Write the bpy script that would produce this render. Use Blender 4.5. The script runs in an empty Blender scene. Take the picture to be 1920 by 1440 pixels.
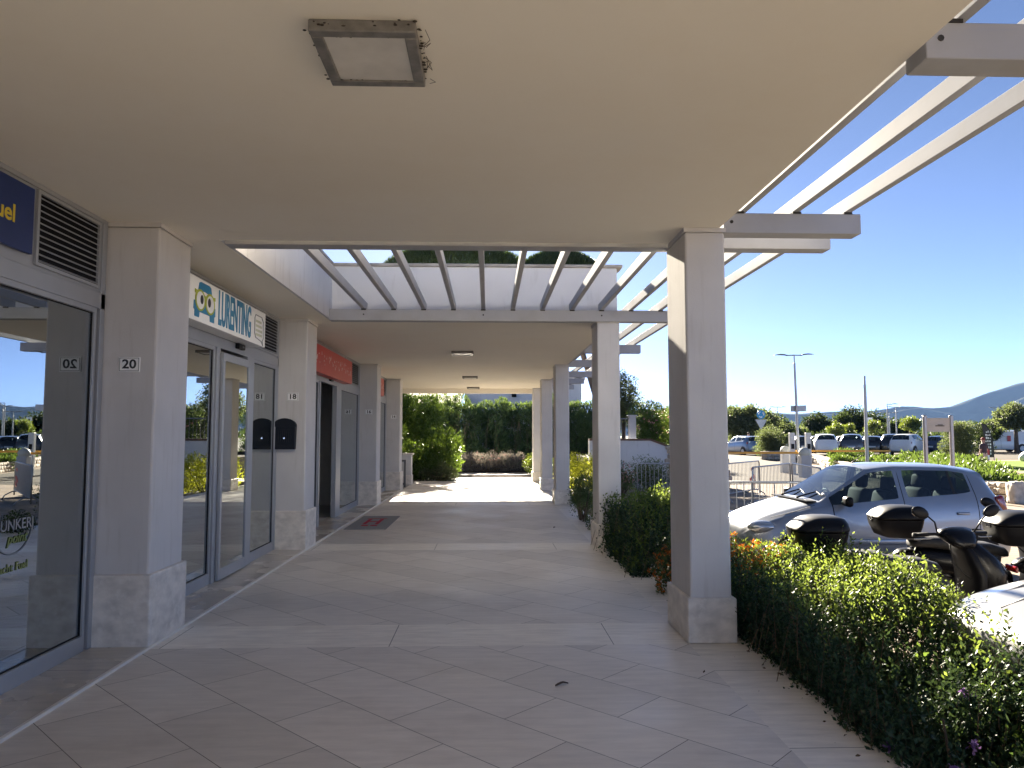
import bpy, bmesh, math, random
import numpy as np
from mathutils import Vector, Matrix, Euler

random.seed(7)
RNG = np.random.default_rng(11)
SC = bpy.context.scene
COL = SC.collection
PI = math.pi
rad = math.radians

# ------------------------------------------------------------------ camera, sky, sun, exposure
cam_d = bpy.data.cameras.new('camera')
cam_d.sensor_width = 36.0
cam_d.lens = 1380 / 1920 * 36
cam_d.clip_start = 0.05
cam_d.clip_end = 30000
cam = bpy.data.objects.new('camera', cam_d)
COL.objects.link(cam)
cam.location = (0, 0, 1.6)
cam.rotation_euler = (rad(90 + 4.02), 0, rad(-1.863))
SC.camera = cam

SUN_ELEV, SUN_AZ = 21.0, -2.6          # azimuth measured from +Y towards +X
w = bpy.data.worlds.new('World')
SC.world = w
w.use_nodes = True
nt = w.node_tree
sky = nt.nodes.new('ShaderNodeTexSky')
sky.sky_type = 'NISHITA'
sky.sun_disc = False
sky.sun_elevation = rad(SUN_ELEV)
sky.sun_rotation = rad(SUN_AZ)
sky.air_density = 0.15
sky.dust_density = 0.03
sky.ozone_density = 0.6
nt.nodes['Background'].inputs['Strength'].default_value = 0.05
nt.links.new(sky.outputs[0], nt.nodes['Background'].inputs['Color'])

sd = bpy.data.lights.new('sun', 'SUN')
sd.energy = 5.0
sd.angle = rad(0.5)
sd.color = (1.0, 0.89, 0.72)
sun = bpy.data.objects.new('sun', sd)
COL.objects.link(sun)
_e, _a = rad(SUN_ELEV), rad(SUN_AZ)
SUNDIR = Vector((math.sin(_a) * math.cos(_e), math.cos(_a) * math.cos(_e), math.sin(_e)))
sun.rotation_euler = SUNDIR.to_track_quat('Z', 'Y').to_euler()
sun.location = (0, 40, 30)

SC.view_settings.view_transform = 'Standard'
SC.view_settings.look = 'None'
SC.view_settings.exposure = 3.3
SC.view_settings.gamma = 1
SC.cycles.max_bounces = 10
SC.cycles.diffuse_bounces = 6
SC.cycles.glossy_bounces = 5
SC.cycles.transparent_max_bounces = 16
SC.cycles.caustics_reflective = False
SC.cycles.caustics_refractive = False
SC.cycles.sample_clamp_indirect = 6.0
try:
    SC.cycles.use_denoising = True
except Exception:
    pass

# ------------------------------------------------------------------ materials
MATS = {}


def nodes_of(name):
    m = bpy.data.materials.new(name)
    m.use_nodes = True
    n = m.node_tree
    b = n.nodes['Principled BSDF']
    return m, n, b


def mat(name, col, rough=0.6, metal=0.0, var=0.12, scale=6.0, bump=0.0, bscale=60.0, spec=0.5, coat=0.0, stretch=None, detail=4.0):
    """Principled material with a little noise in its colour and roughness and an optional bump."""
    if name in MATS:
        return MATS[name]
    m, n, b = nodes_of(name)
    tc = n.nodes.new('ShaderNodeTexCoord')
    mp = n.nodes.new('ShaderNodeMapping')
    n.links.new(tc.outputs['Object'], mp.inputs[0])
    if stretch:
        mp.inputs['Scale'].default_value = stretch
    nz = n.nodes.new('ShaderNodeTexNoise')
    nz.inputs['Scale'].default_value = scale
    nz.inputs['Detail'].default_value = detail
    n.links.new(mp.outputs[0], nz.inputs['Vector'])
    rp = n.nodes.new('ShaderNodeValToRGB')
    rp.color_ramp.elements[0].position = 0.3
    rp.color_ramp.elements[1].position = 0.7
    rp.color_ramp.elements[0].color = tuple(c * (1 - var) for c in col) + (1,)
    rp.color_ramp.elements[1].color = tuple(min(1, c * (1 + var)) for c in col) + (1,)
    n.links.new(nz.outputs['Fac'], rp.inputs[0])
    n.links.new(rp.outputs[0], b.inputs['Base Color'])
    b.inputs['Roughness'].default_value = rough
    b.inputs['Metallic'].default_value = metal
    b.inputs['Specular IOR Level'].default_value = spec
    b.inputs['Coat Weight'].default_value = coat
    b.inputs['Coat Roughness'].default_value = 0.05
    if bump:
        nb = n.nodes.new('ShaderNodeTexNoise')
        nb.inputs['Scale'].default_value = bscale
        nb.inputs['Detail'].default_value = 5
        n.links.new(mp.outputs[0], nb.inputs['Vector'])
        bp = n.nodes.new('ShaderNodeBump')
        bp.inputs['Strength'].default_value = bump
        bp.inputs['Distance'].default_value = 0.01
        n.links.new(nb.outputs['Fac'], bp.inputs['Height'])
        n.links.new(bp.outputs[0], b.inputs['Normal'])
    MATS[name] = m
    return m


def leaf_mat(name, c1, c2, tr, rough=0.42, trans=0.38, spec=0.35):
    """Leaf: colour picked per leaf between c1 and c2, some light passing through (tr)."""
    if name in MATS:
        return MATS[name]
    m, n, b = nodes_of(name)
    g = n.nodes.new('ShaderNodeNewGeometry')
    rp = n.nodes.new('ShaderNodeValToRGB')
    rp.color_ramp.elements[0].color = tuple(c1) + (1,)
    rp.color_ramp.elements[1].color = tuple(c2) + (1,)
    n.links.new(g.outputs['Random Per Island'], rp.inputs[0])
    n.links.new(rp.outputs[0], b.inputs['Base Color'])
    b.inputs['Roughness'].default_value = rough
    b.inputs['Specular IOR Level'].default_value = spec
    t = n.nodes.new('ShaderNodeBsdfTranslucent')
    rt = n.nodes.new('ShaderNodeValToRGB')
    rt.color_ramp.elements[0].color = tuple(x * 0.7 for x in tr) + (1,)
    rt.color_ramp.elements[1].color = tuple(min(1, x * 1.25) for x in tr) + (1,)
    n.links.new(g.outputs['Random Per Island'], rt.inputs[0])
    n.links.new(rt.outputs[0], t.inputs['Color'])
    mx = n.nodes.new('ShaderNodeMixShader')
    mx.inputs[0].default_value = trans
    n.links.new(b.outputs[0], mx.inputs[1])
    n.links.new(t.outputs[0], mx.inputs[2])
    n.links.new(mx.outputs[0], n.nodes['Material Output'].inputs['Surface'])
    MATS[name] = m
    return m


def glass_mat(name, tint, refl, f0, rcol=(0.9, 0.95, 0.97)):
    """Coated glazing: mirror share grows from f0 (head on) by Fresnel, the rest passes tinted."""
    m, n, b = nodes_of(name)
    n.nodes.remove(b)
    tr = n.nodes.new('ShaderNodeBsdfTransparent')
    tr.inputs[0].default_value = tuple(tint) + (1,)
    gl = n.nodes.new('ShaderNodeBsdfGlossy')
    gl.inputs['Color'].default_value = tuple(rcol) + (1,)
    gl.inputs['Roughness'].default_value = 0.0
    fr = n.nodes.new('ShaderNodeFresnel')
    fr.inputs['IOR'].default_value = 1.5
    mr = n.nodes.new('ShaderNodeMapRange')
    mr.inputs['From Min'].default_value = 0.04
    mr.inputs['From Max'].default_value = 0.6
    mr.inputs['To Min'].default_value = f0
    mr.inputs['To Max'].default_value = refl
    n.links.new(fr.outputs[0], mr.inputs['Value'])
    mx = n.nodes.new('ShaderNodeMixShader')
    n.links.new(mr.outputs[0], mx.inputs[0])
    n.links.new(tr.outputs[0], mx.inputs[1])
    n.links.new(gl.outputs[0], mx.inputs[2])
    n.links.new(mx.outputs[0], n.nodes['Material Output'].inputs['Surface'])
    MATS[name] = m
    return m


def tile_mat(name, col, rot, bw, bh, mortar=0.0035, rough=0.3, off=0.5, loc=(0, 0, 0), var=0.07, gcol=(0.16, 0.145, 0.125), vein=0.13, bump=0.25, stretch=(1.0, 6.0, 1.0), spec=0.5):
    """Stone slabs: Brick Texture turned by rot, with soft veins, in object space (metres)."""
    m, n, b = nodes_of(name)
    tc = n.nodes.new('ShaderNodeTexCoord')
    mp = n.nodes.new('ShaderNodeMapping')
    mp.vector_type = 'POINT'
    mp.inputs['Rotation'].default_value = (0, 0, rot)
    mp.inputs['Location'].default_value = loc
    n.links.new(tc.outputs['Object'], mp.inputs[0])
    b.inputs['Specular IOR Level'].default_value = spec
    br = n.nodes.new('ShaderNodeTexBrick')
    br.offset = off
    br.inputs['Scale'].default_value = 1.0
    br.inputs['Mortar Size'].default_value = mortar
    br.inputs['Mortar Smooth'].default_value = 0.0
    br.inputs['Brick Width'].default_value = bw
    br.inputs['Row Height'].default_value = bh
    br.inputs['Color1'].default_value = tuple(c * (1 - var) for c in col) + (1,)
    br.inputs['Color2'].default_value = tuple(c * (1 + var) for c in col) + (1,)
    br.inputs['Mortar'].default_value = tuple(gcol) + (1,)
    n.links.new(mp.outputs[0], br.inputs['Vector'])
    m2 = n.nodes.new('ShaderNodeMapping')
    m2.inputs['Scale'].default_value = stretch
    n.links.new(tc.outputs['Object'], m2.inputs[0])
    nz = n.nodes.new('ShaderNodeTexNoise')
    nz.inputs['Scale'].default_value = 3.0
    nz.inputs['Detail'].default_value = 7
    nz.inputs['Roughness'].default_value = 0.65
    n.links.new(m2.outputs[0], nz.inputs['Vector'])
    mr = n.nodes.new('ShaderNodeMapRange')
    mr.inputs['From Min'].default_value = 0.3
    mr.inputs['From Max'].default_value = 0.7
    mr.inputs['To Min'].default_value = 1 - vein
    mr.inputs['To Max'].default_value = 1 + vein
    n.links.new(nz.outputs['Fac'], mr.inputs['Value'])
    mu = n.nodes.new('ShaderNodeMix')
    mu.data_type = 'RGBA'
    mu.blend_type = 'MULTIPLY'
    mu.inputs[0].default_value = 1.0
    n.links.new(br.outputs['Color'], mu.inputs[6])
    n.links.new(mr.outputs[0], mu.inputs[7])
    n.links.new(mu.outputs[2], b.inputs['Base Color'])
    # worn gloss: roughness drifts over the floor
    n3 = n.nodes.new('ShaderNodeTexNoise')
    n3.inputs['Scale'].default_value = 1.1
    n3.inputs['Detail'].default_value = 6
    n.links.new(tc.outputs['Object'], n3.inputs['Vector'])
    r3 = n.nodes.new('ShaderNodeMapRange')
    r3.inputs['From Min'].default_value = 0.3
    r3.inputs['From Max'].default_value = 0.7
    r3.inputs['To Min'].default_value = rough * 0.75
    r3.inputs['To Max'].default_value = rough * 1.4
    n.links.new(n3.outputs['Fac'], r3.inputs['Value'])
    n.links.new(r3.outputs[0], b.inputs['Roughness'])
    bp = n.nodes.new('ShaderNodeBump')
    bp.invert = True
    bp.inputs['Strength'].default_value = bump
    bp.inputs['Distance'].default_value = 0.003
    n.links.new(br.outputs['Fac'], bp.inputs['Height'])
    bp2 = n.nodes.new('ShaderNodeBump')
    bp2.inputs['Strength'].default_value = 0.04
    bp2.inputs['Distance'].default_value = 0.004
    n.links.new(nz.outputs['Fac'], bp2.inputs['Height'])
    n.links.new(bp.outputs[0], bp2.inputs['Normal'])
    n.links.new(bp2.outputs[0], b.inputs['Normal'])
    MATS[name] = m
    return m


def stain(m, col, scale, lo, hi, amount, stretch=(1, 1, 1)):
    """Blotches of dirt with a shape of their own laid over a material's colour."""
    n = m.node_tree
    b = n.nodes['Principled BSDF']
    src = b.inputs['Base Color'].links[0].from_socket
    tc = n.nodes.new('ShaderNodeTexCoord')
    mp = n.nodes.new('ShaderNodeMapping')
    mp.inputs['Scale'].default_value = stretch
    n.links.new(tc.outputs['Object'], mp.inputs[0])
    nz = n.nodes.new('ShaderNodeTexNoise')
    nz.inputs['Scale'].default_value = scale
    nz.inputs['Detail'].default_value = 8
    nz.inputs['Roughness'].default_value = 0.62
    n.links.new(mp.outputs[0], nz.inputs['Vector'])
    mr = n.nodes.new('ShaderNodeMapRange')
    mr.inputs['From Min'].default_value = lo
    mr.inputs['From Max'].default_value = hi
    mr.inputs['To Max'].default_value = amount
    n.links.new(nz.outputs['Fac'], mr.inputs['Value'])
    mx = n.nodes.new('ShaderNodeMix')
    mx.data_type = 'RGBA'
    n.links.new(mr.outputs[0], mx.inputs[0])
    n.links.new(src, mx.inputs[6])
    mx.inputs[7].default_value = tuple(col) + (1,)
    n.links.new(mx.outputs[2], b.inputs['Base Color'])
    return m


def cracks(m, scale, width, amount):
    """Hairlines along the edges of a warped cell pattern."""
    n = m.node_tree
    b = n.nodes['Principled BSDF']
    src = b.inputs['Base Color'].links[0].from_socket
    tc = n.nodes.new('ShaderNodeTexCoord')
    nz = n.nodes.new('ShaderNodeTexNoise')
    nz.inputs['Scale'].default_value = 1.5
    nz.inputs['Detail'].default_value = 6
    n.links.new(tc.outputs['Object'], nz.inputs['Vector'])
    mv = n.nodes.new('ShaderNodeMix')
    mv.data_type = 'RGBA'
    mv.inputs[0].default_value = 0.12
    n.links.new(tc.outputs['Object'], mv.inputs[6])
    n.links.new(nz.outputs['Color'], mv.inputs[7])
    vo = n.nodes.new('ShaderNodeTexVoronoi')
    vo.feature = 'DISTANCE_TO_EDGE'
    vo.inputs['Scale'].default_value = scale
    n.links.new(mv.outputs[2], vo.inputs['Vector'])
    mr = n.nodes.new('ShaderNodeMapRange')
    mr.inputs['From Min'].default_value = 0
    mr.inputs['From Max'].default_value = width
    mr.inputs['To Min'].default_value = amount
    mr.inputs['To Max'].default_value = 0
    n.links.new(vo.outputs['Distance'], mr.inputs['Value'])
    mx = n.nodes.new('ShaderNodeMix')
    mx.data_type = 'RGBA'
    n.links.new(mr.outputs[0], mx.inputs[0])
    n.links.new(src, mx.inputs[6])
    mx.inputs[7].default_value = (0.12, 0.10, 0.08, 1)
    n.links.new(mx.outputs[2], b.inputs['Base Color'])
    return m


PLASTER = mat('plaster', (0.60, 0.60, 0.61), 0.9, spec=0.05, var=0.035, scale=1.6, bump=0.12, bscale=140)
PLASTER_W = mat('pillar plaster', (0.62, 0.605, 0.59), 0.9, spec=0.05, var=0.05, scale=2.2, bump=0.15, bscale=120)
CEIL = mat('ceiling paint', (0.865, 0.82, 0.725), 0.9, spec=0.1, var=0.03, scale=0.7, bump=0.06, bscale=90)
stain(PLASTER_W, (0.33, 0.30, 0.26), 1.1, .60, .74, .40)
stain(PLASTER_W, (0.40, 0.37, 0.33), 3.0, .55, .75, .35, (6, 6, .5))
stain(CEIL, (0.68, 0.60, 0.47), 0.35, .48, .70, .35)
stain(CEIL, (0.45, 0.38, 0.30), 1.7, .68, .80, .25)
stain(PLASTER, (0.25, 0.235, 0.22), 2.0, .55, .75, .35, (3, 3, .6))
TRAV = mat('travertine', (0.68, 0.63, 0.565), 0.45, var=0.2, scale=7, bump=0.12, bscale=40, stretch=(1, 1, 1.6), detail=12)
stain(TRAV, (0.80, 0.76, 0.70), 16, .52, .64, .55)
stain(TRAV, (0.42, 0.37, 0.31), 5, .62, .78, .35)
ALU = mat('grey painted aluminium', (0.36, 0.375, 0.40), 0.38, metal=0.15, var=0.03)
ALU_D = mat('dark aluminium', (0.12, 0.125, 0.135), 0.4, metal=0.2, var=0.03)
WHITEM = mat('white enamelled metal', (0.42, 0.425, 0.445), 0.6, var=0.04, scale=3, spec=0.03)
stain(WHITEM, (0.33, 0.31, 0.29), 2.4, .50, .72, .45)
stain(WHITEM, (0.22, 0.15, 0.10), 9.0, .70, .78, .5)
WHITE = mat('white panel', (0.90, 0.90, 0.88), 0.4, var=0.02)
BLACK = mat('black plastic', (0.007, 0.007, 0.009), 0.42, var=0.1, spec=0.13)
BLACKG = mat('black gloss plastic', (0.006, 0.006, 0.008), 0.26, var=0.1, spec=0.22)
RUBBER = mat('rubber', (0.015, 0.015, 0.015), 0.85)
STEEL = mat('galvanised steel', (0.42, 0.43, 0.44), 0.38, metal=0.8, var=0.12, scale=20)
CHROME = mat('chrome', (0.7, 0.7, 0.7), 0.12, metal=1.0, var=0.02)
POLE = mat('grey pole paint', (0.40, 0.41, 0.41), 0.45, metal=0.3, var=0.06)
RED = mat('red sign', (0.50, 0.035, 0.03), 0.4, var=0.05)
BLUE_S = mat('blue sign', (0.006, 0.025, 0.13), 0.4, var=0.05)
YEL = mat('yellow lettering', (0.75, 0.55, 0.03), 0.5)
BLUE_L = mat('blue lettering', (0.02, 0.20, 0.38), 0.45)
LIME = mat('lime lettering', (0.38, 0.42, 0.02), 0.45)
INK = mat('black ink', (0.01, 0.01, 0.01), 0.5)
GREYINK = mat('grey ink', (0.28, 0.29, 0.30), 0.5)
WHITEINK = mat('white ink', (0.8, 0.8, 0.8), 0.5)
BOX = mat('letterbox iron', (0.008, 0.011, 0.017), 0.5, var=0.1, spec=0.25)
GLASS = glass_mat('shop glass', (0.34, 0.37, 0.36), 0.93, 0.42)
CARGLASS = glass_mat('car glass', (0.34, 0.40, 0.41), 0.75, 0.08)
BARK = mat('bark', (0.10, 0.075, 0.055), 0.9, var=0.3, scale=15, bump=0.6, bscale=30)
TWIG = mat('twig', (0.11, 0.075, 0.045), 0.8, var=0.3)
SOIL = mat('soil', (0.035, 0.027, 0.02), 0.95, spec=.05, var=0.35, scale=12, bump=0.6, bscale=25)
STONE = mat('rough stone', (0.40, 0.34, 0.27), 0.85, var=0.3, scale=3.5, bump=0.5, bscale=12, detail=8)
SKIN = mat('skin', (0.42, 0.24, 0.17), 0.6)

# ------------------------------------------------------------------ object helpers


def link(o, parent=None):
    COL.objects.link(o)
    if parent is not None:
        o.parent = parent
    return o


def tag(o, label=None, cat=None, group=None, kind=None):
    if label:
        o['label'] = label
    if cat:
        o['category'] = cat
    if group:
        o['group'] = group
    if kind:
        o['kind'] = kind
    return o


def thing(name, label, cat, loc=(0, 0, 0), rz=0.0, group=None, kind=None):
    o = bpy.data.objects.new(name, None)
    o.empty_display_size = 0.2
    link(o)
    o.location = loc
    o.rotation_euler = (0, 0, rz)
    return tag(o, label, cat, group, kind)


def copy_tree(o, parent=None):
    c = o.copy()
    COL.objects.link(c)
    if parent is not None:
        c.parent = parent
    for ch in list(o.children):
        copy_tree(ch, c)
    return c


class MB:
    """Collects shapes and links them as ONE mesh object."""

    def __init__(s):
        s.bm = bmesh.new()

    def box(s, x0, x1, y0, y1, z0, z1, bev=0.0, seg=1):
        b = bmesh.new()
        bmesh.ops.create_cube(b, size=1)
        for v in b.verts:
            v.co = Vector(((x0 + x1) / 2 + v.co.x * (x1 - x0), (y0 + y1) / 2 + v.co.y * (y1 - y0), (z0 + z1) / 2 + v.co.z * (z1 - z0)))
        if bev:
            bmesh.ops.bevel(b, geom=b.edges[:], offset=bev, segments=seg, affect='EDGES', profile=0.5)
        s.merge(b)
        return s

    def merge(s, b, M=None):
        if M is not None:
            b.transform(M)
        me = bpy.data.meshes.new('t')
        b.to_mesh(me)
        b.free()
        s.bm.from_mesh(me)
        bpy.data.meshes.remove(me)

    def obox(s, c, size, rot=(0, 0, 0), bev=0.0, seg=1):
        b = bmesh.new()
        bmesh.ops.create_cube(b, size=1)
        for v in b.verts:
            v.co = Vector((v.co.x * size[0], v.co.y * size[1], v.co.z * size[2]))
        if bev:
            bmesh.ops.bevel(b, geom=b.edges[:], offset=bev, segments=seg, affect='EDGES', profile=0.5)
        s.merge(b, Matrix.Translation(c) @ Euler(rot).to_matrix().to_4x4())
        return s

    def cyl(s, p0, p1, r0, r1=None, seg=16, cap=True):
        r1 = r0 if r1 is None else r1
        p0, p1 = Vector(p0), Vector(p1)
        d = p1 - p0
        b = bmesh.new()
        bmesh.ops.create_cone(b, cap_ends=cap, segments=seg, radius1=r0, radius2=max(r1, 1e-4), depth=d.length)
        M = Matrix.Translation((p0 + p1) / 2) @ d.to_track_quat('Z', 'Y').to_matrix().to_4x4()
        s.merge(b, M)
        return s

    def sph(s, c, r, sc=(1, 1, 1), u=16, v=10):
        b = bmesh.new()
        bmesh.ops.create_uvsphere(b, u_segments=u, v_segments=v, radius=r)
        s.merge(b, Matrix.Translation(c) @ Matrix.Diagonal((sc[0], sc[1], sc[2], 1)))
        return s

    def tube(s, pts, r, seg=8, cap=True):
        pts = [Vector(p) for p in pts]
        rs = r if isinstance(r, (list, tuple)) else [r] * len(pts)
        rings = []
        up = None
        for i, p in enumerate(pts):
            d = (pts[min(i + 1, len(pts) - 1)] - pts[max(i - 1, 0)]).normalized()
            if up is None:
                up = d.orthogonal().normalized()
            up = (up - d * up.dot(d)).normalized()
            sdv = d.cross(up)
            rings.append([s.bm.verts.new(p + (up * math.cos(2 * PI * k / seg) + sdv * math.sin(2 * PI * k / seg)) * rs[i]) for k in range(seg)])
        for a, b in zip(rings, rings[1:]):
            for k in range(seg):
                s.bm.faces.new((a[k], a[(k + 1) % seg], b[(k + 1) % seg], b[k]))
        if cap:
            s.bm.faces.new(rings[0][::-1])
            s.bm.faces.new(rings[-1])
        return s

    def loft(s, rings, close=True, cap=True):
        R = [[s.bm.verts.new(p) for p in r] for r in rings]
        n = len(R[0])
        for a, b in zip(R, R[1:]):
            for k in range(n if close else n - 1):
                s.bm.faces.new((a[k], a[(k + 1) % n], b[(k + 1) % n], b[k]))
        if cap and close:
            s.bm.faces.new(R[0][::-1])
            s.bm.faces.new(R[-1])
        return s

    def poly(s, pts):
        s.bm.faces.new([s.bm.verts.new(p) for p in pts])
        return s

    def prism(s, pts2, plane, a, b):
        """Extrude a 2-D outline. plane 'yz' -> between x=a and x=b, 'xz' -> y, 'xy' -> z."""
        f = {'yz': lambda p, t: (t, p[0], p[1]), 'xz': lambda p, t: (p[0], t, p[1]), 'xy': lambda p, t: (p[0], p[1], t)}[plane]
        A = [s.bm.verts.new(f(p, a)) for p in pts2]
        B = [s.bm.verts.new(f(p, b)) for p in pts2]
        n = len(A)
        for k in range(n):
            s.bm.faces.new((A[k], A[(k + 1) % n], B[(k + 1) % n], B[k]))
        s.bm.faces.new(A[::-1])
        s.bm.faces.new(B)
        return s

    def build(s, name, m, parent=None, smooth=False, subsurf=0, angle=None):
        bmesh.ops.recalc_face_normals(s.bm, faces=s.bm.faces[:])
        me = bpy.data.meshes.new(name)
        s.bm.to_mesh(me)
        s.bm.free()
        me.materials.append(m)
        if smooth or angle:
            for p in me.polygons:
                p.use_smooth = True
        if angle:
            try:
                me.set_sharp_from_angle(angle=rad(angle))
            except Exception:
                pass
        o = bpy.data.objects.new(name, me)
        link(o, parent)
        if subsurf:
            md = o.modifiers.new('s', 'SUBSURF')
            md.levels = md.render_levels = subsurf
        return o


def sup(cx, cy, cz, hy, hz, n=2.6, seg=20, axis='x'):
    """Superellipse ring round the x axis (or y / z)."""
    out = []
    for k in range(seg):
        t = 2 * PI * k / seg
        c, s_ = math.cos(t), math.sin(t)
        a = hy * math.copysign(abs(c) ** (2 / n), c)
        b = hz * math.copysign(abs(s_) ** (2 / n), s_)
        if axis == 'x':
            out.append((cx, cy + a, cz + b))
        elif axis == 'y':
            out.append((cx + a, cy, cz + b))
        else:
            out.append((cx + a, cy + b, cz))
    return out


def text_mesh(name, body, size, m, M, parent=None, depth=0.004, bold=0.0, sx=1.0, align='CENTER', shear=0.0):
    cu = bpy.data.curves.new('txt', 'FONT')
    cu.body = body
    cu.size = size
    cu.extrude = depth
    cu.offset = bold
    cu.shear = shear
    cu.align_x = align
    cu.align_y = 'CENTER'
    cu.resolution_u = 3
    t = bpy.data.objects.new('txt', cu)
    COL.objects.link(t)
    dg = bpy.context.evaluated_depsgraph_get()
    me = bpy.data.meshes.new_from_object(t.evaluated_get(dg))
    COL.objects.unlink(t)
    bpy.data.objects.remove(t)
    bpy.data.curves.remove(cu)
    me.transform(M @ Matrix.Diagonal((sx, 1, 1, 1)))
    me.materials.clear()
    me.materials.append(m)
    me.name = name
    o = bpy.data.objects.new(name, me)
    return link(o, parent)


def face_to(loc, facing):
    """Matrix that stands a text (x right, y up) upright, read from the side 'facing' points to."""
    z = Vector(facing).normalized()
    up = Vector((0, 0, 1))
    x = up.cross(z).normalized()
    M = Matrix.Identity(4)
    M.col[0][:3] = x
    M.col[1][:3] = up
    M.col[2][:3] = z
    M.col[3][:3] = loc
    return M


# ------------------------------------------------------------------ foliage


def leaf_object(name, P, D, L, m, parent=None, ratio=0.4, fold=0.25, rng=RNG):
    """One mesh of many small folded leaves: base points P, directions D, lengths L."""
    P = np.asarray(P, float)
    n = len(P)
    D = np.asarray(D, float)
    D = D / (np.linalg.norm(D, axis=1, keepdims=True) + 1e-9)
    L = np.broadcast_to(np.asarray(L, float), (n,))[:, None]
    R = rng.normal(size=(n, 3))
    S = np.cross(D, R)
    S /= np.linalg.norm(S, axis=1, keepdims=True) + 1e-9
    Nn = np.cross(D, S)
    W = L * ratio * 0.5
    a = P
    b = P + D * L * 0.5 + S * W + Nn * W * fold
    c = P + D * L
    d = P + D * L * 0.5 - S * W + Nn * W * fold
    V = np.stack([a, b, c, d], 1).reshape(-1, 3)
    i = np.arange(n) * 4
    F = np.stack([i, i + 1, i + 2, i, i + 2, i + 3], 1).reshape(-1)
    me = bpy.data.meshes.new(name)
    me.vertices.add(len(V))
    me.vertices.foreach_set('co', V.astype(np.float32).ravel())
    me.loops.add(len(F))
    me.loops.foreach_set('vertex_index', F.astype(np.int32))
    me.polygons.add(n * 2)
    me.polygons.foreach_set('loop_start', np.arange(0, n * 6, 3, dtype=np.int32))
    me.polygons.foreach_set('loop_total', np.full(n * 2, 3, dtype=np.int32))
    me.update(calc_edges=True)
    me.materials.append(m)
    o = bpy.data.objects.new(name, me)
    return link(o, parent)


def rnd_dirs(n, rng=RNG):
    d = rng.normal(size=(n, 3))
    return d / np.linalg.norm(d, axis=1, keepdims=True)


def clump_cloud(n, centres, radii, shell=0.55, rng=RNG):
    """n points on fuzzy shells of the clumps; returns points and outward directions."""
    centres = np.asarray(centres, float)
    radii = np.asarray(radii, float)
    wgt = (radii ** 2) / (radii ** 2).sum()
    k = rng.choice(len(centres), n, p=wgt)
    d = rnd_dirs(n, rng)
    r = radii[k] * (shell + (1.08 - shell) * rng.random(n) ** 0.6)
    return centres[k] + d * r[:, None], d


def box_clumps(x0, x1, y0, y1, z0, z1, step, jit=0.35, rad_f=0.75, rng=RNG, hfun=None):
    cs, rs = [], []
    nx = max(1, round((x1 - x0) / step))
    ny = max(1, round((y1 - y0) / step))
    nz = max(1, round((z1 - z0) / step))
    for i in range(nx):
        for j in range(ny):
            for k in range(nz):
                p = np.array([x0 + (i + .5) * (x1 - x0) / nx, y0 + (j + .5) * (y1 - y0) / ny, z0 + (k + .5) * (z1 - z0) / nz]) + rng.normal(size=3) * step * jit * 0.5
                if hfun and p[2] > hfun(p[0], p[1]):
                    continue
                cs.append(p)
                rs.append(step * rad_f * (0.75 + 0.5 * rng.random()))
    return cs, rs


def stems(name, base, tips, r, m, parent, rng=RNG):
    mb = MB()
    for t in tips:
        b = Vector(base) + Vector((rng.normal() * 0.03, rng.normal() * 0.03, 0))
        mid = (b + Vector(t)) / 2 + Vector((rng.normal() * 0.05, rng.normal() * 0.05, 0.05))
        mb.tube([b, mid, Vector(t)], [r, r * 0.7, r * 0.35], seg=5)
    return mb.build(name, m, parent, smooth=True)


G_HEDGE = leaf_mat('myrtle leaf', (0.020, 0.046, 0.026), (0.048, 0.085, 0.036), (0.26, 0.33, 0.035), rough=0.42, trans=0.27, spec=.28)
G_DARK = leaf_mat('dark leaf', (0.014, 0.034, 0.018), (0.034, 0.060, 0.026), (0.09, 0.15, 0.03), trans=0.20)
G_BODY = leaf_mat('shaded myrtle leaf', (0.019, 0.046, 0.027), (0.044, 0.080, 0.040), (0.09, 0.14, 0.04), rough=.5, trans=0.14, spec=.15)  # hedge body leaf, shade worked into its darker colour
G_TIP = leaf_mat('sunlit myrtle leaf', (0.045, 0.085, 0.025), (0.085, 0.125, 0.035), (0.29, 0.38, 0.06), rough=.5, trans=0.30, spec=.15)  # same leaf for the hedge top, sunlight painted in as lighter yellow-green
G_FARH = leaf_mat('oleander hedge leaf', (0.050, 0.095, 0.040), (0.095, 0.145, 0.060), (0.18, 0.26, 0.05), rough=.5, trans=0.24)
G_OLEA = leaf_mat('oleander leaf', (0.030, 0.065, 0.020), (0.045, 0.085, 0.026), (0.24, 0.36, 0.035), trans=0.25, spec=.25)
G_BRIGHT = leaf_mat('laurel leaf', (0.036, 0.075, 0.020), (0.07, 0.115, 0.03), (0.17, 0.25, 0.038), trans=0.26, spec=.25)
G_OLIVE = leaf_mat('olive leaf', (0.050, 0.065, 0.038), (0.085, 0.10, 0.06), (0.20, 0.25, 0.08), trans=0.28, rough=.6, spec=.15)
G_YELLOW = leaf_mat('golden leaf', (0.13, 0.16, 0.015), (0.22, 0.23, 0.02), (0.6, 0.62, 0.05), trans=0.45)
G_TREE = leaf_mat('holm oak leaf', (0.022, 0.038, 0.018), (0.042, 0.060, 0.026), (0.09, 0.13, 0.03), trans=0.22, rough=.6, spec=.12)
G_FLOW_O = leaf_mat('orange petal', (0.55, 0.10, 0.012), (0.60, 0.22, 0.02), (0.6, 0.2, 0.03), trans=0.3)
G_FLOW_P = leaf_mat('pink petal', (0.55, 0.22, 0.22), (0.65, 0.38, 0.34), (0.6, 0.32, 0.3), trans=0.3)
G_FLOW_W = leaf_mat('white petal', (0.75, 0.72, 0.68), (0.8, 0.78, 0.74), (0.7, 0.7, 0.6), trans=0.3)
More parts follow.
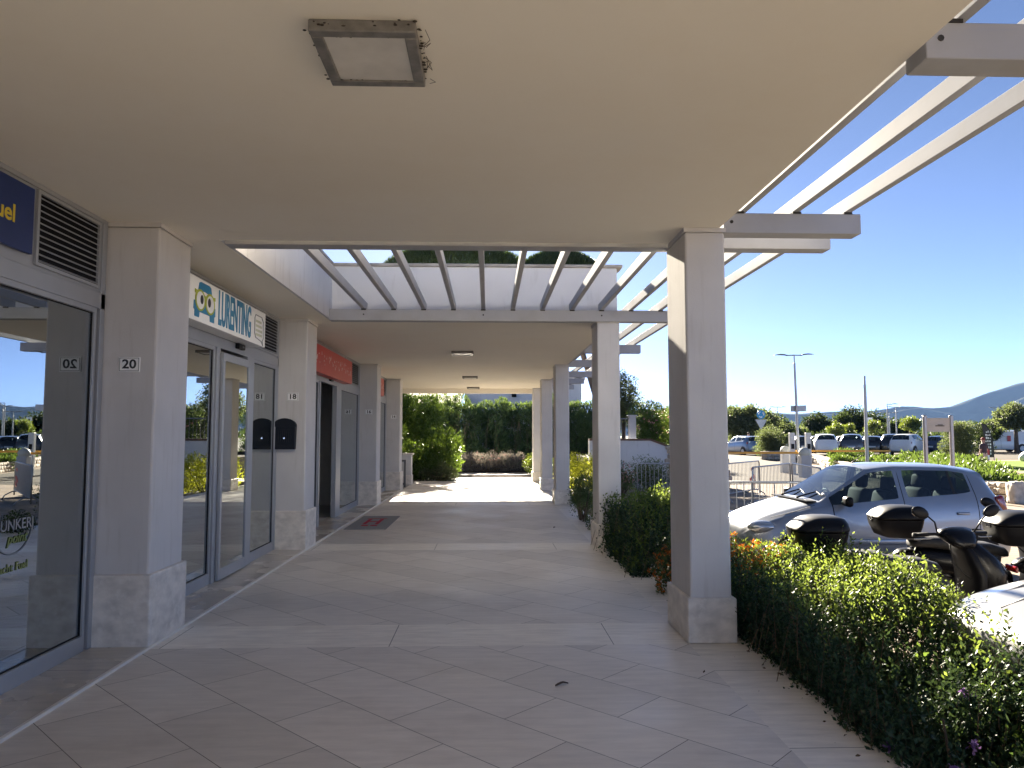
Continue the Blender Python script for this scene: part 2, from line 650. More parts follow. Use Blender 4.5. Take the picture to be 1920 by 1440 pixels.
G_FLOW_V = leaf_mat('violet petal', (0.25, 0.14, 0.38), (0.36, 0.22, 0.48), (0.35, 0.2, 0.45), trans=0.3)
G_LAV = leaf_mat('lavender stalk', (0.13, 0.12, 0.10), (0.22, 0.19, 0.17), (0.25, 0.22, 0.18), trans=0.3)


def shrub(name, label, cat, centres, radii, n, leaf, m, group=None, up=0.5, ratio=0.4, base=None, flowers=None, loc=None, shell=0.5, out=0.9):
    c = np.asarray(centres, float)
    cx, cy = c[:, 0].mean(), c[:, 1].mean()
    zb = base if base is not None else (c[:, 2] - np.asarray(radii)).min()
    t = thing(name, label, cat, (cx, cy, zb), 0, group)
    P, d = clump_cloud(n, centres, radii, shell)
    D = d * out + RNG.normal(size=d.shape) * 0.6 + np.array([0, 0, up])
    off = np.array([cx, cy, zb])
    leaf_object('foliage', P - off, D, leaf * (0.6 + 0.8 * RNG.random(n)), m, t, ratio)
    tips = [Vector(c[k] - off) for k in RNG.choice(len(c), min(len(c), 14), replace=False)]
    stems('stem', (0, 0, 0), tips, 0.018, TWIG, t)
    if flowers:
        fm, fn, fs, zmin = flowers
        Pf, df = clump_cloud(fn * 6, centres, np.asarray(radii) * 1.04, 0.97)
        Pf = Pf[Pf[:, 2] > zmin][:fn]
        pts, dirs = [], []
        for p in Pf:
            for q in range(7):
                dv = RNG.normal(size=3) + np.array([0, -0.3, 0.7])
                pts.append(p + RNG.normal(size=3) * fs * 0.3)
                dirs.append(dv)
        leaf_object('blossom', np.array(pts) - off, np.array(dirs), fs, fm, t, 0.8)
    return t


def tree(name, label, cat, loc, height, crown_c, crown_r, n, leaf, m, nclump=40, clump_r=0.5, group=None, trunk_r=0.12, kind=None, bottom=-0.9):
    """Tapered trunk with limbs and a crown of leaf clumps spread through an ellipsoid."""
    t = thing(name, label, cat, loc, 0, group)
    cc = np.array(crown_c, float)
    cr = np.array(crown_r, float)
    cs, rs = [], []
    while len(cs) < nclump:
        d = RNG.normal(size=3)
        d /= np.linalg.norm(d)
        if d[2] < bottom:
            continue
        q = cc + d * cr * (0.45 + 0.5 * RNG.random())
        cs.append(q)
        rs.append(clump_r * (0.6 + 0.7 * RNG.random()))
    P, d = clump_cloud(n, cs, rs, 0.35)
    leaf_object('crown', P, d * 0.7 + RNG.normal(size=d.shape) * 0.7, leaf * (0.6 + 0.8 * RNG.random(n)), m, t, 0.5)
    mb = MB()
    top = Vector((cc[0], cc[1], cc[2] - cr[2] * 0.35))
    mb.tube([(0, 0, -0.15), (RNG.normal() * .04, RNG.normal() * .04, top.z * 0.5), top], [trunk_r * 1.25, trunk_r, trunk_r * 0.75], seg=8)
    for k in RNG.choice(len(cs), min(9, len(cs)), replace=False):
        e = Vector(cs[k])
        mb.tube([top - Vector((0, 0, 0.1)), (top + e) / 2 + Vector((0, 0, 0.1)), e], [trunk_r * 0.55, trunk_r * 0.35, trunk_r * 0.12], seg=6)
    mb.build('trunk', BARK, t, smooth=True)
    return t

# ------------------------------------------------------------------ ground, paving, floor
GZ = -0.30


def gz(x, y):
    """Height of the ground: level by the arcade, rising a little to the far car park."""
    t = min(1.0, max(0.0, (y - 36) / 20.0))
    t = t * t * (3 - 2 * t)
    return GZ + 0.40 * t


def patch(name, corners, eps, m, kind='structure', nu=24, nv=24):
    a, b, c, d = [Vector((p[0], p[1], 0)) for p in corners]
    bm = bmesh.new()
    g = []
    for i in range(nu + 1):
        row = []
        for j in range(nv + 1):
            u, v = i / nu, j / nv
            p = a.lerp(b, u).lerp(d.lerp(c, u), v)
            row.append(bm.verts.new((p.x, p.y, gz(p.x, p.y) + eps)))
        g.append(row)
    for i in range(nu):
        for j in range(nv):
            bm.faces.new((g[i][j], g[i + 1][j], g[i + 1][j + 1], g[i][j + 1]))
    me = bpy.data.meshes.new(name)
    bm.to_mesh(me)
    bm.free()
    me.materials.append(m)
    o = bpy.data.objects.new(name, me)
    link(o)
    o['kind'] = kind
    return o


PAVER = tile_mat('parking pavers', (0.24, 0.195, 0.155), 0.0, 0.40, 0.20, spec=0.08, mortar=0.008, rough=0.7, var=0.14, gcol=(0.13, 0.11, 0.09), vein=0.2, stretch=(0.3, 0.3, 1))
REDPAVE = tile_mat('red path pavers', (0.22, 0.145, 0.11), rad(35), 0.9, 0.9, spec=0.08, mortar=0.05, rough=0.7, off=0.0, var=0.10, gcol=(0.33, 0.27, 0.21), vein=0.2, stretch=(0.6, 0.6, 1))
ASPH = mat('worn asphalt', (0.085, 0.077, 0.066), 0.95, spec=0.08, var=0.16, scale=0.5, bump=0.3, bscale=40)
FAR_G = mat('far scrubland', (0.06, 0.062, 0.045), 0.95, spec=0.05, var=0.4, scale=0.01)
LAWN = mat('lawn', (0.12, 0.18, 0.03), 0.95, spec=0.05, var=0.3, scale=1.2, bump=0.8, bscale=14)

bm = bmesh.new()
xs = [-14000, -3000, -400, -60, -12, 0, 12, 30, 60, 120, 400, 3000, 14000]
ys = [-400, -60, -10, 10, 36, 39, 42, 45, 48, 51, 54, 56, 70, 120, 400, 1500, 4000, 16000]
gv = [[bm.verts.new((x, y, gz(x, y))) for y in ys] for x in xs]
for i in range(len(xs) - 1):
    for j in range(len(ys) - 1):
        f = bm.faces.new((gv[i][j], gv[i + 1][j], gv[i + 1][j + 1], gv[i][j + 1]))
        if ys[j] >= 120 or xs[i] >= 120 or xs[i + 1] <= -60:
            f.material_index = 1
me = bpy.data.meshes.new('ground')
bm.to_mesh(me)
bm.free()
me.materials.append(PAVER)
me.materials.append(FAR_G)
tag(link(bpy.data.objects.new('ground', me)), kind='structure')
patch('road', [(3.6, 26.5), (17.5, 31), (20.5, 60), (2, 60)], 0.006, ASPH)
patch('car_park', [(20.6, 49), (62, 49), (110, 118), (10, 118)], 0.010, ASPH)
patch('lawn', [(26.5, 38.6), (60, 38.6), (70, 47.5), (31.5, 47.5)], 0.014, LAWN)
patch('footpath', [(15.2, 8), (60, 8), (60, 38.4), (26.3, 38.4)], 0.006, REDPAVE)
patch('soil', [(2.02, -8), (3.2, -8), (3.2, 26.6), (2.02, 26.6)], 0.03, SOIL, nu=4, nv=40)
patch('soil', [(14.9, 20.9), (25.2, 38.2), (29.5, 46.5), (21.6, 46.5)], 0.06, SOIL)
KERB_M = mat('kerb concrete', (0.36, 0.34, 0.31), 0.8, var=0.15, scale=8)
mb = MB()
y = -8.0
while y < 26:
    mb.box(3.2, 3.32, y, y + 0.99, GZ - 0.1, GZ + 0.13, 0.01)
    y += 1.0
tag(mb.build('kerb', KERB_M), kind='structure')

BAND = [(-1.2, -0.55), (5.75, 6.40), (10.50, 11.12), (17.15, 17.77), (21.65, 22.27), (25.65, 26.30)]
FLOOR_M = tile_mat('travertine floor slabs', (0.71, 0.665, 0.61), rad(45), 0.905, 0.46, mortar=0.0022, rough=0.42, loc=(0.25, 0.12, 0), var=0.09, gcol=(0.10, 0.085, 0.07), vein=0.10, bump=0.25)
stain(FLOOR_M, (0.36, 0.31, 0.26), 0.9, .52, .72, .35)
stain(FLOOR_M, (0.20, 0.17, 0.14), 9.0, .72, .80, .6)
BANDF_M = tile_mat('travertine band slabs', (0.86, 0.81, 0.73), 0.0, 1.72, 0.70, mortar=0.003, rough=0.36, off=0.0, loc=(0.75, 0.02, 0), var=0.05, gcol=(0.12, 0.10, 0.08), vein=0.16)
BORD_M = tile_mat('travertine border slabs', (0.76, 0.71, 0.635), rad(90), 1.25, 0.60, mortar=0.003, rough=0.40, off=0.0, loc=(0.1, 0.03, 0), var=0.06, gcol=(0.12, 0.10, 0.08), vein=0.16)
mb = MB()
yy = -8.0
segs = []
for a, b in BAND:
    segs.append((yy, a))
    yy = b
for a, b in segs:
    mb.poly([(-2.54, a, 0), (1.55, a, 0), (1.55, b, 0), (-2.54, b, 0)])
tag(mb.build('floor', FLOOR_M), kind='structure')
for a, b in BAND:
    mb = MB()
    mb.poly([(-2.54, 0, 0), (1.55, 0, 0), (1.55, b - a, 0), (-2.54, b - a, 0)])
    o = tag(mb.build('floor', BANDF_M), kind='structure')
    o.location = (0, a, 0)
mb = MB()
mb.poly([(0, -8, 0), (0.50, -8, 0), (0.50, 26.6, 0), (0, 26.6, 0)])
o = tag(mb.build('floor', BORD_M), kind='structure')
o.location = (1.55, 0, 0)
mb = MB()
mb.box(-8, 2.05, -8, 26.6, GZ - 0.3, -0.006)
tag(mb.build('foundation', KERB_M), kind='structure')
# raised doorstep along the shops with its pale nosing
mb = MB()
mb.box(-3.4, -2.565, -8, 22.3, -0.005, 0.016)
tag(mb.build('doorstep', tile_mat('doorstep slabs', (0.60, 0.55, 0.48), rad(90), 1.3, 2.0, mortar=0.003, rough=0.25, off=0, var=0.05, vein=0.15)), kind='structure')
mb = MB()
mb.box(-2.565, -2.535, -8, 22.3, -0.005, 0.019, 0.004)
tag(mb.build('doorstep_edge', mat('pale stone nosing', (0.72, 0.69, 0.63), 0.35, var=0.06)), kind='structure')
# path and planting ground past the end of the arcade
mb = MB()
mb.box(-14, 5.2, 26.6, 29.2, -0.5, -0.02)
mb.box(-14, 5.2, 29.2, 31.0, -0.5, 0.06, 0.02)
tag(mb.build('path', mat('pink concrete path', (0.30, 0.245, 0.205), 0.8, var=0.15, scale=2, bump=0.3, bscale=30)), kind='structure')
mb = MB()
mb.box(-14, 5.2, 31.0, 44, -0.5, 0.10)
mb.box(-14, -2.75, 22.4, 26.6, -0.5, 0.02)
tag(mb.build('soil', SOIL), kind='structure')

# ------------------------------------------------------------------ arcade building
CZ = 3.27
bld = thing('arcade_building', 'long white arcade with flat roof, rectangular pillars and stone plinths around a paved walkway', 'building', (-3, 9, 0))


def bpart(mb, name, m, **k):
    o = mb.build(name, m, bld, **k)
    o.matrix_parent_inverse = Matrix.Translation((3, -9, 0))
    return o


mb = MB()
mb.box(-9, 1.86, -5.5, 6.27, CZ, CZ + 0.79)
bpart(mb, 'roof', CEIL)
mb = MB()
mb.box(-9, 1.86, 10.68, 26.3, CZ, CZ + 0.79)
mb.box(-9, 1.86, 26.05, 26.298, CZ - 0.17, CZ + 0.001)
bpart(mb, 'roof', CEIL)
mb = MB()
mb.box(-9, -2.303, 6.272, 10.678, CZ, CZ + 0.79)
bpart(mb, 'roof', CEIL)
# plastered parapet faces round the roof opening, with a stone coping
mb = MB()
mb.box(-2.303, 1.875, 10.645, 10.678, CZ + 0.002, CZ + 0.79)
mb.box(-2.303, -2.27, 6.30, 10.645, CZ + 0.002, CZ + 0.79)
mb.box(1.862, 1.892, 10.66, 26.29, CZ + 0.002, CZ + 0.79)
bpart(mb, 'parapet', PLASTER)
mb = MB()
mb.box(-2.33, 1.97, 10.60, 10.95, CZ + 0.792, CZ + 0.835, 0.006)
mb.box(-2.60, -2.235, 6.30, 10.60, CZ + 0.792, CZ + 0.835, 0.006)
bpart(mb, 'coping', mat('coping stone', (0.34, 0.31, 0.27), 0.7, var=0.3, scale=4))


def pillar(x0, x1, y0, y1, top=CZ):
    m = MB()
    m.box(x0, x1, y0, y1, 0.30, top - 0.035, 0.018, 2)
    m.box(x0 - 0.008, x1 + 0.008, y0 - 0.008, y1 + 0.008, top - 0.035, top - 0.001)
    o = bpart(m, 'pillar', PLASTER_W)
    m = MB()
    e = 0.03
    m.box(x0 - e, x1 + e, y0 - e, y1 + e, 0.001, 0.55 if x0 < 0 else 0.345, 0.014, 3)
    p = m.build('plinth', TRAV, o)
    return o


for a, b in BAND:
    pillar(1.575, 1.90, a + 0.02, b - 0.02)
for a, b in BAND[:5]:
    pillar(-3.12, -2.575, a + 0.02, b - 0.02)

# rooms behind the shop windows
ROOM = mat('shop interior paint', (0.55, 0.54, 0.51), 0.8, var=0.05)
mb = MB()
for a, b in ((-8, -1.2), (-0.55, 5.75), (6.40, 10.50), (11.12, 17.15), (17.77, 21.65)):
    y0, y1 = a + 0.03, b - 0.03
    A = [(-3.1, y0, 0.018), (-7.4, y0, 0.018), (-7.4, y1, 0.018), (-3.1, y1, 0.018)]
    T = [(p[0], p[1], 3.2) for p in A]
    mb.poly(A)
    mb.poly(T)
    for k in range(3):
        mb.poly([A[k], A[k + 1], T[k + 1], T[k]])
bpart(mb, 'interior_wall', ROOM)
mb = MB()
mb.box(-7.6, -3.0, 21.66, 22.25, 0.0, CZ - 0.002)
bpart(mb, 'end_wall', PLASTER)

FX = -2.97


def shopfront(label, y0, y1, panes, posts, louvre, door=None, top=True):
    t = thing('shopfront', label, 'shopfront', (FX, (y0 + y1) / 2, 0), 0, 'glazed shopfronts along the arcade')
    oy = (y0 + y1) / 2
    m = MB()
    def bx(x0, x1, a, b, z0, z1, bev=0.003):
        m.box(x0 - FX, x1 - FX, a - oy, b - oy, z0, z1, bev)
    bx(FX - 0.07, FX, y0, y1, 2.57, 2.69)
    bx(FX - 0.05, FX - 0.014, y0, y1, 2.69, 3.24)
    bx(FX - 0.07, FX, y0, y1, 3.235, 3.268)
    bx(FX - 0.07, FX, y0, y0 + 0.06, 0.016, 3.235)
    bx(FX - 0.07, FX, y1 - 0.06, y1, 0.016, 3.235)
    for a, b in posts:
        bx(FX - 0.08, FX + 0.012, a, b, 0.016, 2.57)
    for a, b in panes:
        bx(FX - 0.065, FX - 0.004, a, b, 0.016, 0.135)
        bx(FX - 0.065, FX - 0.004, a, b, 2.53, 2.57)
        bx(FX - 0.06, FX - 0.006, a - 0.03, a, 0.016, 2.57)
        bx(FX - 0.06, FX - 0.006, b, b + 0.03, 0.016, 2.57)
    m.build('frame', ALU, t)
    for a, b in panes:
        m = MB()
        m.box(-0.038, -0.030, a - oy, b - oy, 0.135, 2.53)
        g = m.build('pane', GLASS, t)
        m = MB()
        for (p, q, r, s_) in ((a, a + 0.006, .135, 2.53), (b - 0.006, b, .135, 2.53), (a + .006, b - .006, .135, .141), (a + .006, b - .006, 2.524, 2.53)):
            m.box(-0.029, -0.022, p - oy, q - oy, r, s_)
        m.build('gasket', RUBBER, g)
    if louvre:
        a, b = louvre
        m = MB()
        m.box(-0.012, -0.010, a - oy, b - oy, 2.74, 3.20)
        lv = m.build('louvre', BLACK, t)
        m = MB()
        z = 2.755
        while z < 3.19:
            m.obox((-0.001, (a + b) / 2 - oy, z), (0.030, b - a, 0.004), (0, rad(38), 0))
            z += 0.042
        m.box(-0.012, 0.006, a - oy - 0.025, a - oy, 2.72, 3.225)
        m.box(-0.012, 0.006, b - oy, b - oy + 0.025, 2.72, 3.225)
        m.box(-0.012, 0.006, a - oy, b - oy, 3.202, 3.225)
        m.box(-0.012, 0.006, a - oy, b - oy, 2.72, 2.742)
        m.build('slats', ALU, lv)
    if door:
        a, b = door
        m = MB()
        for p, q, r, s_ in ((a, a + 0.055, .03, 2.52), (b - 0.055, b, .03, 2.52), (a + .055, b - .055, .03, .15), (a + .055, b - .055, 2.43, 2.52)):
            m.box(-0.045 + 0.06, 0.0 + 0.05, p - oy, q - oy, r, s_, 0.003)
        d = m.build('sliding_door', ALU, t)
        m = MB()
        m.box(0.028, 0.036, a + .055 - oy, b - .055 - oy, .15, 2.43)
        m.build('door_glass', GLASS, d)
    return t


shopfront('glazed shopfront nearest the camera, lettered panes under a blue sign', -0.55, 5.75, [(-0.3, 3.32), (3.42, 5.62)], [(3.33, 3.41)], (4.88, 5.62))
shopfront('glazed shopfront with closed sliding door under the white sign with blue letters', 6.40, 10.50, [(6.50, 8.06), (9.42, 10.40)], [(8.10, 8.20), (9.12, 9.38)], (9.42, 10.40), door=(8.2, 9.12))
shopfront('glazed shopfront with its doorway standing open under the long red sign', 11.12, 17.15, [(11.25, 13.0), (14.98, 17.0)], [(13.03, 13.12), (14.5, 14.94)], (15.4, 16.95))
shopfront('last glazed shopfront before the far bush, between numbers 16 and 14', 17.77, 21.65, [(17.9, 19.7), (19.8, 21.5)], [(19.72, 19.78)], (20.05, 21.4))
# sliding leaf pushed open beside the third doorway, desk and counter inside
ct = thing('shop_counter', 'grey reception counter just inside the open shop doorway', 'counter', (-4.6, 15.9, 0.018))
m = MB()
m.box(-0.5, 0.5, -0.3, 0.3, 0, 0.98, 0.01)
m.build('cabinet', mat('counter grey', (0.10, 0.10, 0.11), 0.5), ct)
m = MB()
m.box(-0.56, 0.56, -0.36, 0.36, 0.982, 1.02, 0.005)
m.build('worktop', mat('counter top', (0.16, 0.16, 0.17), 0.3), ct)
ch = thing('office_chair', 'pale office chair with black arm behind the counter in the open shop', 'chair', (-4.0, 15.0, 0.018), 0.6)
m = MB()
m.box(-.24, .24, -.24, .24, .43, .52, .04, 2)
m.build('seat', WHITE, ch)
m = MB()
m.obox((0, 0.24, 0.86), (0.44, 0.06, 0.62), (rad(-10), 0, 0), 0.025, 2)
m.build('backrest', WHITE, ch)
m = MB()
m.cyl((0, 0, .08), (0, 0, .43), .03)
for k in range(5):
    a = k * 2 * PI / 5
    m.tube([(0, 0, .1), (math.cos(a) * .28, math.sin(a) * .28, .04)], .02, 6)
m.build('pedestal', BLACK, ch)
for sgn in (-1, 1):
    m = MB()
    m.tube([(sgn * .26, .18, .5), (sgn * .28, .1, .68), (sgn * .28, -.16, .69)], .02, 6)
    m.build('armrest', BLACK, ch)

# door sensors
for lab, yv in (('black motion sensor above the sliding door under the white sign', 8.80), ('black motion sensor above the open doorway under the long red sign', 13.9)):
    s_ = thing('motion_sensor', lab, 'sensor', (FX, yv, 2.655), 0, 'motion sensors over the shop doors')
    m = MB()
    m.box(0.001, 0.05, -0.11, 0.11, -0.032, 0.032, 0.008, 2)
    m.build('housing', BLACK, s_)
    m = MB()
    m.box(0.0505, 0.052, 0.0, 0.07, -0.012, 0.008)
    m.build('lens', ALU_D, s_)

# ------------------------------------------------------------------ pergola of white metal beams
pg = thing('pergola', 'white metal pergola with long rafters over the roof opening and along the eaves', 'pergola', (2.4, 8, 3.2))


def ppart(mb, name, m=WHITEM):
    o = mb.build(name, m, pg)
    o.matrix_parent_inverse = Matrix.Translation((-2.4, -8, -3.2))
    return o


B0, B1 = 3.232, 3.395
for yb in (0.3, 3.02, 5.77, 6.30, 14.4, 17.3, 20.4, 23.0, 25.7):
    m = MB()
    m.box(1.895 if yb < 6.2 or yb > 7 else -2.268, 3.02, yb, yb + 0.16, B0 if abs(yb - 6.3) > .1 else B0 + .01, B1, 0.004)
    ppart(m, 'beam')
m = MB()
m.box(-2.268, 3.02, 10.48, 10.64, B0 + 0.012, B1 + 0.012, 0.004)
ppart(m, 'beam')
for k in range(12):
    xk = -1.78 + 0.427 * k
    m = MB()
    if xk < 1.84:
        m.box(xk - 0.028, xk + 0.028, 6.31, 10.64, B1 + 0.013, B1 + 0.125, 0.003)
    else:
        m.box(xk - 0.028, xk + 0.028, -2.0, 27.2, B1 + 0.013, B1 + 0.125, 0.003)
    ppart(m, 'rafter')
BRK = mat('rusty bracket', (0.03, 0.028, 0.026), 0.7)
for k in range(12):
    xk = -1.78 + 0.427 * k
    m = MB()
    m.box(xk - 0.034, xk + 0.034, 10.462, 10.482, B1 - 0.002, B1 + 0.016)
    ppart(m, 'bracket', BRK)
    if k in (0, 4, 8):
        m = MB()
        m.cyl((xk, 10.475, 3.33), (xk, 10.481, 3.33), 0.012, seg=8)
        ppart(m, 'bolt', BRK)
for yb in (3.02, 5.77):
    for a, b in ((1.99, 2.06), (2.46, 2.53), (2.88, 2.95)):
        m = MB()
        m.box(a, b, yb - 0.006, yb + 0.004, B1 - 0.004, B1 + 0.014)
        ppart(m, 'bracket', BRK)
    m = MB()
    m.cyl((1.96, yb - 0.005, B0 + .09), (1.96, yb + .01, B0 + .09), .014, seg=8)
    ppart(m, 'bolt', BRK)

# ------------------------------------------------------------------ ceiling lights
FRAME_L = mat('lamp frame', (0.19, 0.18, 0.165), 0.5, metal=0.2, var=0.25, scale=18)
DIFF = mat('lamp diffuser', (0.62, 0.60, 0.56), 0.5, var=0.08, scale=9)
for lab, yl in (('square grey ceiling light with dusty cobwebs nearest the camera', 2.87), ('square ceiling light just past the roof opening', 14.45),
                ('square ceiling light third along the walkway', 20.6), ('farthest square ceiling light before the garden', 25.2)):
    t = thing('ceiling_light', lab, 'ceiling light', (-0.51, yl + 0.23, CZ), 0, 'ceiling lights along the walkway')
    m = MB()
    h = 0.052
    for a in ((-.215, .215, -.235, -.185), (-.215, .215, .185, .235), (-.215, -.165, -.185, .185), (.165, .215, -.185, .185)):
        m.box(a[0], a[1], a[2], a[3], -h, -0.001, 0.004)
    m.build('frame', FRAME_L, t)
    m = MB()
    m.box(-.165, .165, -.185, .185, -h + 0.008, -0.01)
    m.build('diffuser', DIFF, t)
    if yl < 3:
        m = MB()
        rr = random.Random(4)
        for k in range(60):
            e = rr.choice('lrtb')
            q = rr.uniform(-.22, .22)
            x, yv = {'l': (-.222, q), 'r': (.224, q), 't': (q, -.24), 'b': (q, .24)}[e]
            m.sph((x + rr.gauss(0, .006), yv + rr.gauss(0, .006), -0.004 - rr.random() * .03), rr.uniform(.002, .007), (1.6, 1.3, .5), 6, 4)
        for k in range(40):
            m.sph((rr.uniform(-.17, .17), rr.choice((-.184, .184)) + rr.gauss(0, .003), -h + .006), rr.uniform(.001, .004), (1.5, 1, .5), 6, 4)
        for k in range(7):
            x0, y0 = rr.uniform(.2, .24), rr.uniform(-.1, .23)
            m.tube([(x0, y0, -.02), (x0 + rr.uniform(.005, .03), y0 + rr.uniform(-.05, .05), -.012), (x0 + rr.uniform(-.01, .02), y0 + rr.uniform(-.1, .1), -.003)], .0012, 4)
        m.build('cobweb', mat('grime', (0.045, 0.035, 0.025), 0.95), t)

# ------------------------------------------------------------------ signs and plates on the building
for num, yb, px in ((20, 5.77, -2.775), (18, 10.52, -2.77), (16, 17.17, -2.765), (14, 21.67, -2.765)):
    t = thing('house_number', {20: 'number plate 20 on the nearest left pillar, beside the blue-signed window', 18: 'number plate 18 above the black letterbox', 16: 'number plate 16 on the pillar just past the open doorway', 14: 'number plate 14 on the last left pillar before the big bush'}[num], 'number plate', (px, yb - 0.001, 2.15), 0, 'house numbers on the shop pillars')
    m = MB()
    m.box(-.082, .082, -.008, 0, -.058, .058, .003)
    m.build('plate', WHITE, t)
    m = MB()
    for a in ((-.074, .074, .048, .051), (-.074, .074, -.051, -.048), (-.074, -.071, -.048, .048), (.071, .074, -.048, .048)):
        m.box(a[0], a[1], -.0095, -.0075, a[2], a[3])
    m.build('border', INK, t)
    text_mesh('numeral', str(num), 0.098, INK, face_to((0, -0.0085, 0), (0, -1, 0)), t, 0.0012, 0.0022, 1.12)

t = thing('letterbox', 'black iron letterbox with arched top on the pillar numbered 18', 'letterbox', (-2.845, 10.519, 1.41))
m = MB()
pts = [(-.135, 0), (.135, 0), (.145, .33)]
pts += [(.145 * math.cos(a), .33 + .095 * math.sin(a)) for a in [PI * k / 12 for k in range(1, 12)]] + [(-.145, .33)]
m.prism(pts, 'xz', -0.10, -0.001)
bd = m.build('body', BOX, t, angle=35)
m = MB()
lid = [(-.16, .315), (.16, .315)] + [(.16 * math.cos(a), .325 + .11 * math.sin(a)) for a in [PI * k / 12 for k in range(0, 13)]]
m.prism(lid, 'xz', -0.118, -0.101)
m.build('lid', BOX, t, angle=35)
m = MB()
m.box(-.105, .105, -.108, -.101, .05, .28, .004)
for k in range(-3, 4):
    m.box(k * .028 - .004, k * .028 + .004, -.112, -.107, .10, .26)
m.build('door', BOX, t)
m = MB()
m.cyl((0, -.112, .155), (0, -.122, .155), .011, seg=12)
m.build('lock', CHROME, t)

# blue sign of the nearest shop
t = thing('shop_sign', 'dark blue fascia sign with yellow letters above the nearest window', 'sign', (FX, 3.6, 2.98), 0)
m = MB()
m.box(.001, .03, -1.9, 1.175, -.215, .215, .003)
m.build('panel', BLUE_S, t)
text_mesh('lettering', 'Yacht Fuel', 0.155, YEL, face_to((.0315, 0.99, -0.01), (1, 0, 0)), t, .001, .003, 1.0, align='RIGHT')
# lettering on the nearest glass
t = thing('window_decal', 'faint white ring lettered Bunker point with Yacht Fuel below on the nearest glass', 'window lettering', (FX - 0.026, 4.805, 0.95))
DEC = mat('decal film', (0.24, 0.25, 0.25), 0.6)
DECY = mat('decal film lime', (0.17, 0.21, 0.05), 0.6)
m = MB()
pts = [(0.0, .195 * math.cos(a), .085 + .18 * math.sin(a)) for a in [PI * .93 + (PI * 1.14) * k / 40 for k in range(41)]]
m.tube(pts, .0042, 6)
m.build('ring', DEC, t)
text_mesh('lettering', 'BUNKER', 0.095, DEC, face_to((0, 0, 0.085), (1, 0, 0)), t, .0008, .0012, 1.02)
text_mesh('lettering', 'point', 0.092, DECY, face_to((0, 0.04, -0.0), (1, 0, 0)), t, .0008, .002, 1.0, shear=0.3)
text_mesh('lettering', 'Yacht Fuel', 0.074, DECY, face_to((0, 0.0, -0.18), (1, 0, 0)), t, .0008, .001, 1.05)

# white sign with the blue lettering and the emblem of a car in spectacles
t = thing('shop_sign', 'white box sign reading LURENTING with a blue car wearing lime spectacles', 'sign', (FX, 7.95, 2.90))
m = MB()
m.box(.001, .20, -1.225, 1.225, -.21, .21, .004)
m.build('panel', WHITE, t)
X = .201
text_mesh('lettering', 'LURENTING', 0.50, BLUE_L, face_to((X + .001, 0.145, -0.005), (1, 0, 0)), t, .003, .009, .385)
ey = -0.735


def disc(cy, cz, a, b, x0, x1, n=28):
    m = MB()
    m.prism([(cy + a * math.cos(2 * PI * k / n), cz + b * math.sin(2 * PI * k / n)) for k in range(n)], 'yz', x0, x1)
    return m


m = MB()
m.prism([(ey - .17, .085), (ey - .15, .165), (ey - .11, .18), (ey + .11, .18), (ey + .15, .165), (ey + .18, .085), (ey, .10)], 'yz', X - .001, X + .003)
m.prism([(ey - .27, -.02), (ey - .20, -.02), (ey - .1, -.09), (ey, -.02), (ey + .1, -.09), (ey + .2, -.02), (ey + .27, -.02), (ey + .275, -.10), (ey + .25, -.11), (ey + .25, -.17), (ey + .14, -.17), (ey + .13, -.115), (ey - .13, -.115), (ey - .14, -.17), (ey - .25, -.17), (ey - .25, -.11), (ey - .275, -.10)], 'yz', X - .001, X + .003)
em = m.build('emblem', BLUE_L, t)
for s_ in (-1, 1):
    disc(ey + s_ * .125, 0.0, .125, .105, X + .0035, X + .006).build('spectacle_rim', LIME, em)
    disc(ey + s_ * .125, -0.002, .095, .085, X + .0065, X + .008).build('eye', WHITEINK, em)
    disc(ey + s_ * .095, 0.01, .038, .045, X + .0085, X + .0095).build('pupil', INK, em)
m = MB()
m.prism([(ey - .26, .09), (ey - .26, .055), (ey, .02), (ey + .26, .055), (ey + .26, .09), (ey, .06)], 'yz', X + .0035, X + .0062)
m.build('spectacle_bridge', LIME, em)
m = MB()
bub = [(.80, .10), (.83, .14), (1.06, .14), (1.13, .09), (1.14, -.11), (1.10, -.15), (1.12, -.20), (1.06, -.155), (.84, -.13), (.80, -.08)]
pts = [(X + .002, p[0], p[1]) for p in bub + bub[:1]]
m.tube(pts, .006, 5)
m.build('speech_bubble', GREYINK, t)
m = MB()
rr = random.Random(3)
for z in (.07, .015, -.04, -.09):
    q = .85
    while q < 1.06:
        wd = rr.uniform(.015, .04)
        m.box(X - .001, X + .0015, q, q + wd, z - .014, z + .014)
        q += wd + .012
m.build('small_print', mat('pale lime print', (0.55, 0.57, 0.42), 0.5), t)

